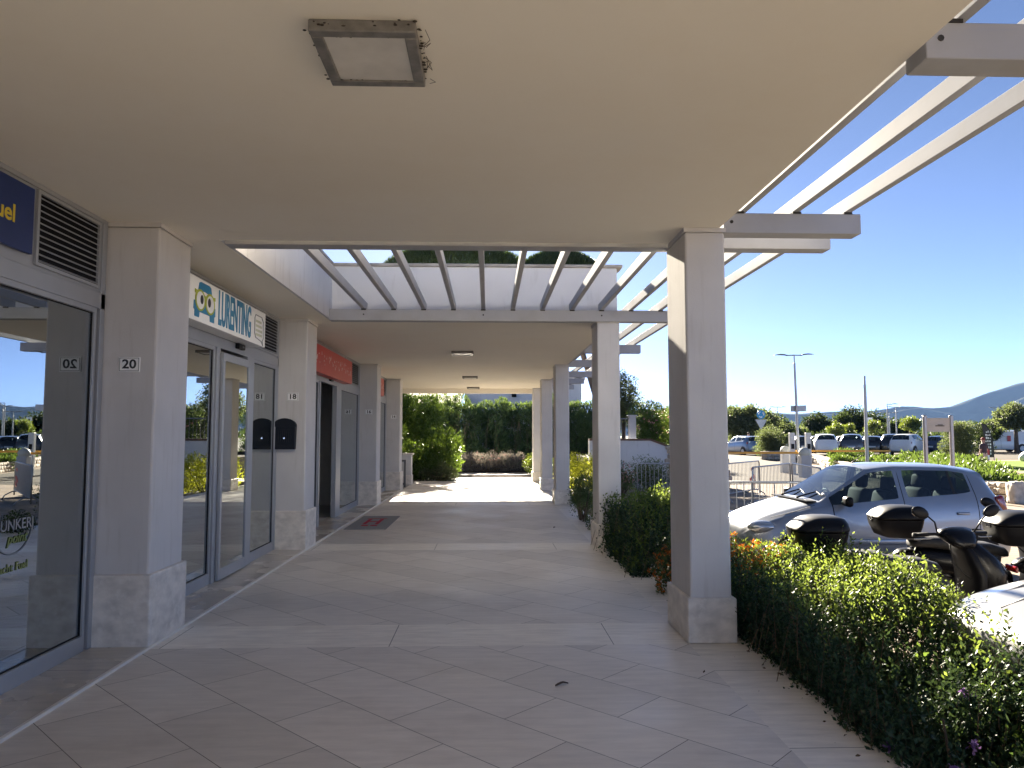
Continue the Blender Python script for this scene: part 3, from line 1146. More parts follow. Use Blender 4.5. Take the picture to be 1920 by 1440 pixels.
# red signs with small white lettering too worn to read
for lab, y0, y1, sd_ in (('long red sign with worn small white lettering over the open doorway', 11.9, 15.2, 5), ('short red sign above the last shopfront', 18.4, 19.88, 6)):
    t = thing('shop_sign', lab, 'sign', (FX, (y0 + y1) / 2, 2.88), 0, 'red fascia signs')
    hl = (y1 - y0) / 2
    m = MB()
    r = .07
    pts = []
    for cx, cy, a0 in ((hl - r, .23 - r, 0), (-hl + r, .23 - r, 90), (-hl + r, -.23 + r, 180), (hl - r, -.23 + r, 270)):
        pts += [(cx + r * math.cos(rad(a0 + q)), cy + r * math.sin(rad(a0 + q))) for q in (0, 30, 60, 90)]
    m.prism(pts, 'yz', .02, .17)
    m.build('panel', RED, t)
    m = MB()
    rr = random.Random(sd_)
    q = -hl + .12
    while q < hl - .12:
        for k in range(rr.randint(2, 4)):
            a = q + rr.uniform(0, .10)
            z = rr.uniform(-.09, .09)
            m.box(.1695, .1715, a, a + rr.uniform(.012, .05), z, z + rr.uniform(.012, .06))
        q += rr.uniform(.12, .2)
    m.build('lettering', mat('worn white lettering', (0.62, 0.5, 0.46), 0.5), t)

# doormat
t = thing('doormat', 'grey doormat with a red emblem lying before the open shop', 'doormat', (-2.10, 13.8, 0.0))
m = MB()
m.box(-.36, .36, -1.02, 1.02, .001, .014, .003)
m.build('mat', mat('grey carpet', (0.28, 0.29, 0.29), 0.95, var=0.2, scale=60, bump=0.5, bscale=200), t)
m = MB()
for a, b, c, d in ((-.16, -.09, -.35, .45), (.06, .13, -.35, .45), (-.088, .058, -.02, .10), (-.2, .17, .50, .56), (-.14, -.02, -.62, -.46), (.02, .14, -.62, -.46)):
    m.box(a, b, c, d, .0145, .0155)
m.build('emblem', mat('red carpet', (0.45, 0.02, 0.05), 0.9), t)
# two dry leaves on the slabs
for lab, p, r in (('small dry leaf on the floor slabs in front of the near pillar', (.46, 4.83), .4), ('small crumpled leaf on the walkway near the second pillar', (1.15, 12.9), 1.2)):
    t = thing('dry_leaf', lab, 'leaf', (p[0], p[1], 0.002), r)
    m = MB()
    for k in range(3):
        m.loft([[(x + k * .018, yv * wd, .006 + .008 * abs(yv) + .006 * math.sin(x * 60 + k)) for yv in (-1, 0, 1)] for x, wd in ((-.03, .002), (-.015, .012), (0, .015), (.015, .01), (.03, .002))], close=False)
    m.build('blade', mat('dry leaf brown', (0.08, 0.055, 0.04), 0.8), t)

# ------------------------------------------------------------------ cars


def paint(name, col, metal=0.35, rough=0.32):
    return mat(name, col, rough, metal=metal, var=0.015, scale=3, coat=0.8)


GAP = mat('panel gap', (0.006, 0.006, 0.007), 0.7)
CABIN = mat('cabin grey', (0.020, 0.021, 0.024), 0.8)
LAMPC = mat('headlamp lens', (0.42, 0.44, 0.46), 0.08, metal=0.5, coat=1.0)
LAMPR = mat('tail lamp red', (0.22, 0.008, 0.008), 0.15, coat=1.0)
RIM = mat('wheel rim', (0.35, 0.36, 0.37), 0.35, metal=0.7)
PLATE = mat('number plate white', (0.7, 0.7, 0.68), 0.5)

# station: x, bottom z, half width, belt z, belt half width, cant-rail z, cant half width, roof z
HATCH = [
    (0.00, .30, .56, .52, .50, .56, .40, .58), (0.05, .22, .70, .64, .62, .69, .48, .72), (0.32, .19, .80, .76, .70, .82, .52, .85),
    (0.90, .18, .825, .93, .745, .965, .64, 1.00), (1.02, .18, .83, .95, .75, .99, .655, 1.03), (1.13, .18, .83, .962, .757, 1.065, .645, 1.10),
    (1.145, .18, .83, .964, .757, 1.075, .643, 1.11), (1.70, .18, .835, 1.00, .765, 1.40, .575, 1.452), (1.80, .18, .835, 1.01, .765, 1.42, .575, 1.478),
    (2.05, .18, .835, 1.03, .765, 1.445, .578, 1.50), (2.10, .18, .835, 1.033, .765, 1.447, .578, 1.502), (2.112, .18, .835, 1.034, .765, 1.447, .578, 1.502),
    (2.17, .18, .835, 1.04, .765, 1.448, .578, 1.503), (2.80, .18, .835, 1.085, .755, 1.43, .572, 1.495), (2.84, .18, .835, 1.088, .752, 1.427, .571, 1.493),
    (3.06, .18, .83, 1.12, .735, 1.39, .562, 1.475), (3.10, .18, .83, 1.118, .73, 1.38, .56, 1.47), (3.112, .18, .83, 1.117, .73, 1.378, .56, 1.469),
    (3.34, .20, .815, 1.09, .715, 1.31, .555, 1.435), (3.50, .22, .79, 1.00, .70, 1.06, .60, 1.10), (3.60, .25, .74, .84, .68, .88, .56, .90), (3.64, .32, .66, .62, .60, .64, .48, .65)]
SEDAN = [(x * 1.16 if x < 2.9 else x * 1.16 + .1, *r) for x, *r in HATCH]
SUVST = [(x * 1.17, zb + .08, hw * 1.06, zb2 * 1.08 + .03, bw * 1.06, zc * 1.10, yc * 1.10, zr * 1.10) for x, zb, hw, zb2, bw, zc, yc, zr in HATCH]
VANST = [
    (0.00, .35, .70, .60, .62, .66, .5, .68), (0.06, .26, .86, .80, .80, .86, .6, .90), (0.35, .22, .94, 1.00, .88, 1.06, .7, 1.10), (0.75, .20, .95, 1.12, .90, 1.18, .78, 1.22),
    (0.82, .20, .95, 1.14, .90, 1.22, .79, 1.26), (0.90, .20, .95, 1.15, .90, 1.30, .79, 1.34), (0.91, .20, .95, 1.15, .90, 1.31, .79, 1.35), (1.42, .20, .95, 1.18, .90, 1.80, .76, 1.88), (1.50, .20, .95, 1.18, .90, 1.84, .76, 1.93),
    (1.86, .20, .95, 1.18, .90, 1.88, .78, 1.97), (1.93, .20, .95, 1.18, .90, 1.88, .78, 1.97), (1.945, .20, .95, 1.18, .90, 1.88, .78, 1.97), (2.0, .20, .95, 1.18, .90, 1.88, .78, 1.97),
    (3.0, .20, .95, 1.18, .90, 1.88, .78, 1.97), (3.05, .20, .95, 1.18, .90, 1.88, .78, 1.97), (4.2, .20, .95, 1.18, .90, 1.88, .78, 1.97), (4.25, .20, .95, 1.18, .90, 1.88, .78, 1.97),
    (4.26, .20, .95, 1.18, .90, 1.88, .78, 1.97), (4.8, .20, .95, 1.18, .90, 1.87, .78, 1.96), (4.86, .20, .94, 1.18, .89, 1.84, .77, 1.93), (4.92, .24, .92, 1.15, .87, 1.78, .75, 1.86), (4.95, .32, .86, .8, .82, 1.2, .7, 1.25)]


def car_shell(st, side_glass, screen=(4, 7), rear=(18, 19), sub=2):
    """Half cage -> mirrored subdivided shell -> three meshes by material: paint, glass, gaps."""
    def lerp(a, b, t):
        return a + (b - a) * t
    bm = bmesh.new()
    rows = []
    for (x, zb, hw, zbe, bw, zc, yc, zr) in st:
        half = [(hw * .88, zb), (hw * .975, zb + .10), (hw, lerp(zb, zbe, .48)), (hw * .985, lerp(zb, zbe, .82)), (bw, zbe),
                (lerp(bw, yc, .05), lerp(zbe, zc, .05)), (lerp(bw, yc, .93), lerp(zbe, zc, .93)), (yc, zc), (yc - .045, lerp(zc, zr, .45)), (yc * .5, lerp(zc, zr, .9)), (0, zr)]
        left = [bm.verts.new((x, y, z)) for y, z in half]
        right = [bm.verts.new((x, -y, z)) for y, z in half[:-1]]
        bot = bm.verts.new((x, 0, zb))
        rows.append([bot] + left + right[::-1])
    n = len(rows[0])
    for i in range(len(rows) - 1):
        thin = st[i + 1][0] - st[i][0] < .016
        for k in range(n):
            k2 = (k + 1) % n
            f = bm.faces.new((rows[i][k], rows[i][k2], rows[i + 1][k2], rows[i + 1][k]))
            lo = min(k, n - 1 - k)       # 0 = bottom strip, 6 = side window strip, 9,10 = roof
            f.material_index = 0
            if thin and 1 <= lo <= 6:
                f.material_index = 2
            if lo == 6 and any(a <= i < b for a, b in side_glass) and not thin:
                f.material_index = 1
            if lo == 6 and i == 13 and len(side_glass) > 1:
                f.material_index = 2
            if lo >= 9 and (screen[0] <= i < screen[1] or rear[0] <= i < rear[1]):
                f.material_index = 1
    bm.faces.new(rows[0][::-1])
    bm.faces.new(rows[-1])
    bmesh.ops.recalc_face_normals(bm, faces=bm.faces[:])
    # keep glass edges crisp
    cl = bm.edges.layers.float.get('crease_edge') or bm.edges.layers.float.new('crease_edge')
    for e in bm.edges:
        ms = {f.material_index for f in e.link_faces}
        if len(ms) > 1:
            e[cl] = 1.0
    cv = bm.verts.layers.float.get('crease_vert') or bm.verts.layers.float.new('crease_vert')
    for v_ in bm.verts:
        ms = {f.material_index for f in v_.link_faces}
        if 1 in ms and 0 in ms:
            v_[cv] = 0.9
    me = bpy.data.meshes.new('shell')
    bm.to_mesh(me)
    bm.free()
    o = bpy.data.objects.new('shell', me)
    COL.objects.link(o)
    md = o.modifiers.new('s', 'SUBSURF')
    md.levels = md.render_levels = sub
    dg = bpy.context.evaluated_depsgraph_get()
    ev = bpy.data.meshes.new_from_object(o.evaluated_get(dg))
    COL.objects.unlink(o)
    bpy.data.objects.remove(o)
    out = []
    for mi in range(3):
        b = bmesh.new()
        b.from_mesh(ev)
        bmesh.ops.delete(b, geom=[f for f in b.faces if f.material_index != mi], context='FACES')
        groups = [list(b.faces)]
        if mi:
            b.faces.ensure_lookup_table()
            seen, groups = set(), []
            for f in b.faces:
                if f.index in seen:
                    continue
                st_, g_ = [f], []
                seen.add(f.index)
                while st_:
                    q = st_.pop()
                    g_.append(q)
                    for e in q.edges:
                        for h in e.link_faces:
                            if h.index not in seen:
                                seen.add(h.index)
                                st_.append(h)
                groups.append(g_)
        for g_ in groups:
            nm = ('body', 'window', 'door_gap')[mi]
            m2 = bpy.data.meshes.new(nm)
            vs = list({v_ for f in g_ for v_ in f.verts})
            ix = {v_: k for k, v_ in enumerate(vs)}
            m2.from_pydata([v_.co[:] for v_ in vs], [], [[ix[v_] for v_ in f.verts] for f in g_])
            for p in m2.polygons:
                p.use_smooth = True
            out.append((m2, mi, nm))
        b.free()
    return out


SHELL = {
    'hatch': car_shell(HATCH, [(6, 9), (12, 13), (14, 15)]),
    'sedan': car_shell(SEDAN, [(6, 9), (12, 13), (14, 15)], sub=1),
    'suv': car_shell(SUVST, [(6, 9), (12, 13), (14, 15)], sub=1),
    'van': car_shell(VANST, [(6, 9)], rear=(99, 99), sub=1)}


def wheel(parent, x, y, r, sgn, detail=True):
    m = MB()
    m.cyl((x, y - .09, r), (x, y + .09, r), r, seg=28)
    t_ = m.build('wheel', RUBBER, parent, angle=40)
    m = MB()
    yo = y + sgn * .091
    m.cyl((x, yo - .01 * sgn, r), (x, yo + .006 * sgn, r), r * .66, seg=24)
    for k in range(7):
        a = k * 2 * PI / 7
        m.obox((x + math.cos(a) * r * .36, yo + sgn * .012, r + math.sin(a) * r * .36), (r * .5, .02, .05), (0, -a, 0))
    m.build('rim', RIM, t_)


def car(label, kind, colour, loc, rz, group=None, detail=False, half_w=.835, cat='car'):
    st = {'hatch': HATCH, 'sedan': SEDAN, 'suv': SUVST, 'van': VANST}[kind]
    L = st[-1][0]
    hw = max(s[2] for s in st)
    t = thing('delivery_van' if kind == 'van' else 'parked_car', label, 'van' if kind == 'van' else cat, loc, rz, group)
    sh = SHELL[kind]
    for me_, mi, nm in sh:
        if mi == 2 and not detail:
            nm = 'trim'
        me2 = me_.copy()
        me2.materials.clear()
        me2.materials.append((colour, CARGLASS, GAP)[mi])
        link(bpy.data.objects.new(nm, me2), t)
    ax = [.68, L - .62] if kind != 'van' else [.85, L - 1.15]
    r = .29 if kind in ('hatch', 'sedan') else .34
    for x in ax:
        for s_ in (-1, 1):
            m = MB()
            m.cyl((x, s_ * (hw - .06), r + .03), (x, s_ * (hw + .004), r + .03), r + .055, seg=28)
            m.build('wheel_arch', BLACK, t)
    for x in ax:
        for s_ in (-1, 1):
            wheel(t, x, s_ * (hw - .078), r, s_)
    nz = st[2][3]
    for s_ in (-1, 1):
        m = MB()
        m.sph((.22, s_ * .645 * hw / .835, nz - .075), .135, (1.45, .95, .62), 20, 12)
        m.build('headlight', LAMPC, t, smooth=True)
        m = MB()
        zt = 1.0 if kind != 'van' else 1.05
        hz = .17 if kind == 'hatch' else .12
        m.obox((st[-3][0] - .015, s_ * (st[-3][2] - .085), zt - .06), (.13, .09, hz * 1.7), (0, rad(-16), 0), .04, 3)
        m.build('tail_light', LAMPR, t, smooth=True)
        m = MB()
        mx = st[6][0] + .12
        mz = st[6][3] + .065
        m.obox((mx, s_ * (hw + .085), mz), (.10, .19, .13), (0, 0, s_ * .15), .04, 3)
        m.obox((mx + .02, s_ * (hw - .03), mz - .03), (.05, .12, .05), (0, 0, 0), .01)
        m.build('wing_mirror', BLACK, t, smooth=True)
    m = MB()
    m.box(L - .045, L + .006, -.26, .26, .60, .71, .004)
    m.build('number_plate', PLATE, t)
    m = MB()
    m.box(.35, L - .3, -hw * .82, hw * .82, .2, .34)
    m.build('cabin_floor', CABIN, t)
    m = MB()
    m.loft([[(st[5][0] - .05, q * .62, .62) for q in (-1, 1)], [(st[5][0] - .1, q * .66, .95) for q in (-1, 1)], [(st[5][0] + .28, q * .66, .93) for q in (-1, 1)], [(st[5][0] + .34, q * .62, .55) for q in (-1, 1)]], close=False)
    m.build('dashboard', CABIN, t)
    seats = [(1.75, -.34), (1.75, .34), (2.62, -.36), (2.62, .36)] if kind != 'van' else [(1.5, -.4), (1.5, .4)]
    for sx, sy in seats:
        sx *= L / 3.64 if kind in ('sedan', 'suv') else 1
        m = MB()
        m.obox((sx, sy, .52), (.48, .46, .2), (0, rad(-8), 0), .06, 2)
        m.obox((sx + .28, sy, .82), (.16, .46, .62), (0, rad(14), 0), .06, 3)
        m.obox((sx + .37, sy, 1.22), (.09, .25, .19), (0, rad(8), 0), .04, 3)
        m.cyl((sx + .35, sy - .06, 1.08), (sx + .36, sy - .06, 1.16), .008, seg=6)
        m.cyl((sx + .35, sy + .06, 1.08), (sx + .36, sy + .06, 1.16), .008, seg=6)
        m.build('seat', CABIN, t, smooth=True)
    if detail:
        m = MB()
        m.tube([(1.53 + .05 * math.sin(a), .36 + .18 * math.cos(a), .93 + .17 * math.sin(a)) for a in [k * 2 * PI / 20 for k in range(21)]], .014, 6)
        m.cyl((1.35, .36, .85), (1.53, .36, .93), .03)
        m.build('steering_wheel', BLACK, t, smooth=True)
        m = MB()
        m.tube([(1.80, 0, 1.487), (1.82, 0, 1.51), (1.98, 0, 1.60)], [.014, .009, .004], 6)
        m.build('antenna', BLACK, t)
        for y0, y1 in ((.40, .02), (-.12, -.50)):
            m = MB()
            m.tube([(.93, y0, 1.02), (1.0, y0 - .06, 1.055), (1.13, (y0 + y1) / 2, 1.115), (1.10, y1, 1.085)], [.014, .011, .009, .007], 6)
            m.build('wiper', BLACK, t)
        m = MB()
        m.box(.86, .99, -.60, .60, 1.0, 1.012)
        m.build('cowl', BLACK, t)
        for s_ in (-1, 1):
            for dx in (2.02, 2.98):
                m = MB()
                m.obox((dx - .1, s_ * (hw * .985 + .006), .86), (.17, .03, .035), (0, 0, 0), .012, 2)
                m.build('door_handle', colour, t, smooth=True)
            m = MB()
            m.obox((1.9, s_ * (hw + .002), .50), (1.95, .022, .075), (0, 0, 0), .009, 2)
            m.build('side_moulding', colour, t, smooth=True)
            m = MB()
            m.obox((1.84, s_ * (hw * .93), .205), (1.8, .07, .09), (0, 0, 0), .02, 2)
            m.build('side_sill', BLACK, t)
        m = MB()
        m.tube([(3.30 + .10 * math.cos(a), -.838, .78 + .10 * math.sin(a)) for a in [k * 2 * PI / 24 for k in range(25)]], .003, 4)
        m.build('fuel_flap', GAP, t)
        m = MB()
        m.tube([(.35 + .0, -.62, .80), (.62, -.66, .87), (.92, -.70, .965)], .004, 4)
        m.tube([(.35 + .0, .62, .80), (.62, .66, .87), (.92, .70, .965)], .004, 4)
        m.build('bonnet_seam', GAP, t)
        m = MB()
        m.box(1.16, 1.168, -.6, .5, .93, .96)
        m.sph((1.13, -.52, 1.078), .045, (.5, 1, .7), 12, 8)
        m.build('parking_disc', PLATE, t)
    return t


SILVER = paint('silver paint', (0.27, 0.295, 0.34), metal=0.55, rough=0.34)
WHITEC = paint('white paint', (0.72, 0.72, 0.71), metal=0.0)
GREYC = paint('pale grey paint', (0.25, 0.25, 0.248), metal=0.1, rough=0.3)
BLACKC = paint('black paint', (0.012, 0.013, 0.016), metal=0.2)
NAVYC = paint('navy paint', (0.02, 0.035, 0.075), metal=0.3)
BLUEC = paint('steel blue paint', (0.10, 0.16, 0.26), metal=0.4)
DGREY = paint('dark grey paint', (0.07, 0.075, 0.08), metal=0.4)

hb5 = car('silver five-door hatchback parked behind the scooters', 'hatch', SILVER, (3.48, 10.62, GZ - .04), rad(1.1), detail=True)
hb5.scale = (1.02, 1, 1.035)
# pale car whose bonnet reaches in at the lower right
pc = thing('parked_car', 'pale grey car with a creased bonnet behind the hedge at the lower right edge', 'car', (2.86, 4.08, GZ + .04), rad(0))
NEAR = [(0.00, .36, .50, .58, .45, .61, .34, .62), (0.05, .26, .70, .70, .63, .74, .48, .755), (0.16, .22, .80, .77, .73, .815, .55, .835), (0.5, .20, .875, .87, .79, .905, .60, .93),
        (1.0, .2, .89, .95, .81, .985, .66, 1.01), (1.25, .2, .89, .98, .815, 1.01, .69, 1.04), (1.3, .2, .89, .985, .815, 1.08, .69, 1.1), (1.31, .2, .89, .985, .815, 1.09, .69, 1.11), (1.95, .2, .89, 1.03, .82, 1.45, .61, 1.50),
        (2.05, .2, .89, 1.04, .82, 1.47, .61, 1.52), (2.4, .2, .89, 1.05, .82, 1.5, .61, 1.55), (2.41, .2, .89, 1.05, .82, 1.5, .61, 1.55), (2.5, .2, .89, 1.05, .82, 1.5, .61, 1.55), (3.2, .2, .89, 1.09, .81, 1.48, .61, 1.54),
        (3.25, .2, .89, 1.09, .81, 1.48, .61, 1.54), (3.55, .2, .88, 1.12, .79, 1.44, .6, 1.52), (3.6, .2, .88, 1.12, .79, 1.43, .6, 1.51), (3.61, .2, .88, 1.12, .79, 1.43, .6, 1.51), (3.85, .22, .86, 1.1, .77, 1.36, .59, 1.46),
        (4.05, .24, .83, 1.02, .75, 1.08, .64, 1.12), (4.15, .28, .78, .86, .72, .9, .6, .92), (4.2, .34, .7, .64, .64, .66, .5, .67)]
for me_, mi, nm in car_shell(NEAR, [(6, 9), (12, 13), (14, 15)]):
    me_.materials.append((GREYC, CARGLASS, GAP)[mi])
    link(bpy.data.objects.new(nm, me_), pc)
for x in (.78, 3.45):
    for s_ in (-1, 1):
        wheel(pc, x, s_ * .79, .31, s_)
for s_ in (-1, 1):
    m = MB()
    m.sph((.30, s_ * .60, .715), .15, (1.3, .9, .5), 20, 12)
    m.build('headlight', LAMPC, pc, smooth=True)
    for q, yy_ in enumerate((.30, .52)):
        m = MB()
        m.tube([(.20, s_ * yy_, .832 - q * .018), (.55, s_ * (yy_ + .03), .925 - q * .022), (1.0, s_ * (yy_ + .07), 1.0 - q * .03), (1.2, s_ * (yy_ + .1), 1.02 - q * .035)], [.006, .028, .028, .006], 8)
        m.build('bonnet_crease', GREYC, pc, smooth=True)
m = MB()
m.box(-.012, .02, -.34, .34, .44, .53, .01)
m.build('grille', BLACK, pc)

# ------------------------------------------------------------------ scooters
sc = thing('motor_scooter', 'black scooter nearest the hedge with a rounded top case and its handlebar turned', 'scooter', (2.98, 6.62, GZ), rad(-6), 'black scooters parked in a row')


def ring_loft(secs, n=2.6, seg=20):
    m = MB()
    m.loft([sup(x, yc, zc, hy, hz, n, seg) for x, yc, zc, hy, hz in secs])
    return m


ring_loft([(-.05, 0, .66, .04, .03), (.02, 0, .67, .10, .07), (.25, 0, .64, .16, .13), (.6, 0, .60, .18, .16), (.9, 0, .53, .17, .16), (1.02, 0, .45, .15, .12)]).build('rear_body', BLACKG, sc, smooth=True)
ring_loft([(.12, 0, .80, .09, .035), (.2, 0, .82, .15, .06), (.48, 0, .81, .17, .07), (.6, 0, .775, .17, .06), (.85, 0, .765, .155, .06), (1.0, 0, .73, .10, .05), (1.04, 0, .71, .05, .03)]).build('seat', mat('seat vinyl', (0.02, 0.02, 0.022), 0.55, bump=.1), sc, smooth=True)
m = MB()
m.box(.85, 1.38, -.19, .19, .27, .36, .03, 2)
m.build('footboard', BLACK, sc)
m = MB()
m.loft([sup(1.26, 0, .40, .05, .19, 2.5, 20, 'z'), sup(1.30, 0, .55, .06, .215, 2.5, 20, 'z'), sup(1.30, 0, .70, .07, .22, 2.5, 20, 'z'), sup(1.24, 0, .88, .06, .17, 2.5, 20, 'z'), sup(1.20, 0, .97, .05, .11, 2.5, 20, 'z')])
m.build('leg_shield', BLACK, sc, smooth=True)
m = MB()
m.loft([sup(1.36, 0, .42, .05, .10, 2.3, 20, 'z'), sup(1.42, 0, .55, .13, .17, 2.3, 20, 'z'), sup(1.42, 0, .70, .16, .19, 2.3, 20, 'z'), sup(1.36, 0, .84, .14, .165, 2.3, 20, 'z'), sup(1.28, 0, .95, .09, .12, 2.3, 20, 'z'), sup(1.24, 0, .99, .03, .05, 2.3, 20, 'z')])
m.build('front_fairing', BLACKG, sc, smooth=True)
m = MB()
m.sph((1.51, 0, .72), .085, (.9, 1.35, .7))
m.build('headlight', LAMPC, sc, smooth=True)
for x, nm in ((.34, 'wheel'), (1.58, 'wheel')):
    m = MB()
    R_ = .255
    m.loft([[(x + (R_ + .055 * math.cos(b)) * math.cos(a), .055 * math.sin(b), .29 + (R_ - .0 + .055 * math.cos(b)) * math.sin(a) - .02) for b in [q * 2 * PI / 10 for q in range(10)]] for a in [k * 2 * PI / 28 for k in range(29)]], cap=False)
    wh = m.build('wheel', RUBBER, sc, smooth=True)
    m = MB()
    m.cyl((x, -.035, .27), (x, .035, .27), .07, seg=16)
    for k in range(5):
        a = k * 2 * PI / 5
        m.obox((x + math.cos(a) * .13, 0, .27 + math.sin(a) * .13), (.2, .03, .04), (0, -a, 0), .008)
    m.tube([(x + .205 * math.cos(a), 0, .27 + .205 * math.sin(a)) for a in [k * 2 * PI / 24 for k in range(25)]], .02, 6, cap=False)
    m.build('rim', ALU_D, wh)
m = MB()
m.loft([[(1.58 + (.325 + dz) * math.cos(a), yv, .27 + (.325 + dz) * math.sin(a)) for yv, dz in ((-.085, -.05), (-.06, 0), (0, .012), (.06, 0), (.085, -.05))] for a in [rad(20 + k * 12) for k in range(13)]], close=False)
m.build('front_mudguard', BLACKG, sc, smooth=True)
m = MB()
for s_ in (-1, 1):
    m.tube([(1.58, s_ * .085, .27), (1.42, s_ * .085, .62)], .022, 8)
m.build('fork', ALU_D, sc)
m = MB()
m.tube([(.45, -.17, .25), (.30, -.20, .28), (-.02, -.21, .36)], [.025, .05, .055], 12)
m.build('exhaust', STEEL, sc, smooth=True)
m = MB()
m.tube([(.34, -.1, .27), (.55, -.12, .33), (.85, -.1, .33)], [.09, .10, .07], 10)
m.build('engine', ALU_D, sc, smooth=True)
hb = MB()
TH = rad(-74)


def hp(x, y, z):
    return (1.19 + x * math.cos(TH) - y * math.sin(TH), x * math.sin(TH) + y * math.cos(TH), z)


hb.tube([hp(-.06, -.37, 1.02), hp(-.02, -.2, 1.03), hp(0, 0, 1.0), hp(-.02, .2, 1.03), hp(-.06, .37, 1.02)], .014, 8)
hbo = hb.build('handlebar', BLACK, sc, smooth=True)
m = MB()
m.loft([[hp(x, q[0], q[1]) for q in [(hy * math.copysign(abs(math.cos(t)) ** .8, math.cos(t)), zc + hz * math.copysign(abs(math.sin(t)) ** .8, math.sin(t))) for t in [k * 2 * PI / 18 for k in range(18)]]] for x, zc, hy, hz in ((-.10, 1.02, .08, .03), (-.06, 1.03, .15, .055), (.02, 1.02, .17, .075), (.10, .98, .13, .075), (.15, .95, .06, .03))])
m.build('handlebar_cowl', BLACKG, hbo, smooth=True)
for s_ in (-1, 1):
    m = MB()
    m.tube([hp(-.052, s_ * .24, 1.025), hp(-.07, s_ * .38, 1.02)], .019, 10)
    m.build('grip', RUBBER, hbo, smooth=True)
    m = MB()
    m.tube([hp(0.0, s_ * .235, 1.0), hp(.0, s_ * .26, .995), hp(-.03, s_ * .40, .99)], .006, 6)
    m.build('brake_lever', STEEL, hbo)
    m = MB()
    m.tube([hp(.0, s_ * .19, 1.04), hp(.03, s_ * .24, 1.14), hp(.02, s_ * .31, 1.20)], .007, 6)
    b_ = bmesh.new()
    bmesh.ops.create_uvsphere(b_, u_segments=20, v_segments=12, radius=1)
    m.merge(b_, Matrix.Translation(hp(.015, s_ * .37, 1.225)) @ Euler((s_ * .35, 0, TH)).to_matrix().to_4x4() @ Matrix.Diagonal((.022, .088, .052, 1)))
    mi = m.build('mirror', BLACK, hbo, smooth=True)
    m = MB()
    b_ = bmesh.new()
    bmesh.ops.create_uvsphere(b_, u_segments=20, v_segments=8, radius=1)
    m.merge(b_, Matrix.Translation(hp(-.006, s_ * .37, 1.225)) @ Euler((s_ * .35, 0, TH)).to_matrix().to_4x4() @ Matrix.Diagonal((.004, .080, .045, 1)))
    m.build('mirror_glass', CHROME, mi)
m = MB()
m.tube([hp(.04, -.1, .98), hp(.1, -.14, .8), (1.3, -.1, .6)], .006, 6)
m.tube([hp(.04, .1, .98), hp(.1, .13, .82), (1.3, .1, .6)], .006, 6)
m.build('cable', RUBBER, hbo)
tc_ = MB()
tc_.loft([sup(0, 0, .865, .14, .16, 4, 32, 'z'), sup(-.01, 0, .885, .185, .20, 4, 32, 'z'), sup(-.015, 0, .98, .222, .232, 4, 32, 'z'), sup(-.015, 0, 1.05, .236, .246, 4, 32, 'z')])
tco = tc_.build('top_case', BLACK, sc, angle=50)
m = MB()
m.loft([sup(-.015, 0, 1.058, .238, .248, 4, 32, 'z'), sup(-.01, 0, 1.075, .240, .250, 4, 32, 'z'), sup(.01, 0, 1.125, .215, .228, 3.6, 32, 'z'), sup(.03, 0, 1.165, .17, .19, 3.2, 32, 'z'), sup(.04, 0, 1.182, .11, .13, 3, 32, 'z'), sup(.04, 0, 1.188, .03, .05, 2.5, 32, 'z')])
m.build('lid', BLACK, tco, smooth=True)
m = MB()
m.obox((-.245, 0, 1.05), (.02, .09, .05), (0, 0, 0), .006, 2)
m.build('latch', BLACKG, tco)
m = MB()
m.tube([(.4, -.1, .78), (.1, -.12, .86), (-.12, -.1, .88), (-.14, 0, .88), (-.12, .1, .88), (.1, .12, .86), (.4, .1, .78)], .012, 6)
m.build('rack', ALU_D, sc)
m = MB()
m.obox((-.06, 0, .64), (.03, .2, .06), (0, 0, 0), .012, 2)
m.build('tail_light', LAMPR, sc)
m = MB()
m.obox((-.13, 0, .47), (.012, .2, .18), (0, rad(-20), 0), .002)
m.build('number_plate', PLATE, sc)
s2 = copy_tree(sc)
s2.location, s2.rotation_euler = (4.22, 7.55, GZ), (0, 0, rad(-9))
s2['label'] = 'black scooter behind, its top case standing against the silver car door'
s3 = copy_tree(sc)
s3.location, s3.rotation_euler = (5.05, 6.95, GZ), (0, 0, rad(-10))
s3['label'] = 'black scooter cut off by the right edge beside the tail of the silver car'

# ------------------------------------------------------------------ street furniture
def lamp_post(label, x, y, h, heads=2, plate=False, group=None, r=.075, rz=0.0, lean=0.0):
    z = gz(x, y)
    t = thing('street_lamp', label, 'street lamp', (x, y, z), rz, group)
    m = MB()
    m.cyl((0, 0, 0), (0, 0, h - .45), r, r * .72, 14)
    m.cyl((0, 0, h - .45), (0, 0, h - .40), r * .8, r * .45, 14)
    m.cyl((0, 0, h - .40), (0, 0, h), r * .45, r * .45, 12)
    m.build('pole', POLE, t, angle=40)
    for s_ in ((-1, 1) if heads == 2 else (1,)):
        m = MB()
        m.tube([(0, 0, h - .03), (s_ * .30, 0, h - .04), (s_ * .42, 0, h - .03)], [.028, .028, .04], 8)
        m.loft([sup(s_ * x_, 0, h + zz, hy, hz, 2.4, 14) for x_, zz, hy, hz in ((.40, -.02, .05, .03), (.52, .0, .12, .035), (.72, .015, .14, .035), (.92, .0, .09, .02), (1.02, -.015, .03, .008))])
        m.build('lamp_head', ALU_D, t, smooth=True)
    if plate:
        m = MB()
        m.obox((-.22, -.10, 3.26), (.42, .03, .30), (0, 0, .7))
        m.obox((.22, -.10, 3.26), (.42, .03, .30), (0, 0, -.5))
        m.build('sign_plate', STEEL, t)
    if lean:
        t.rotation_euler = (0, lean, rz)
    return t


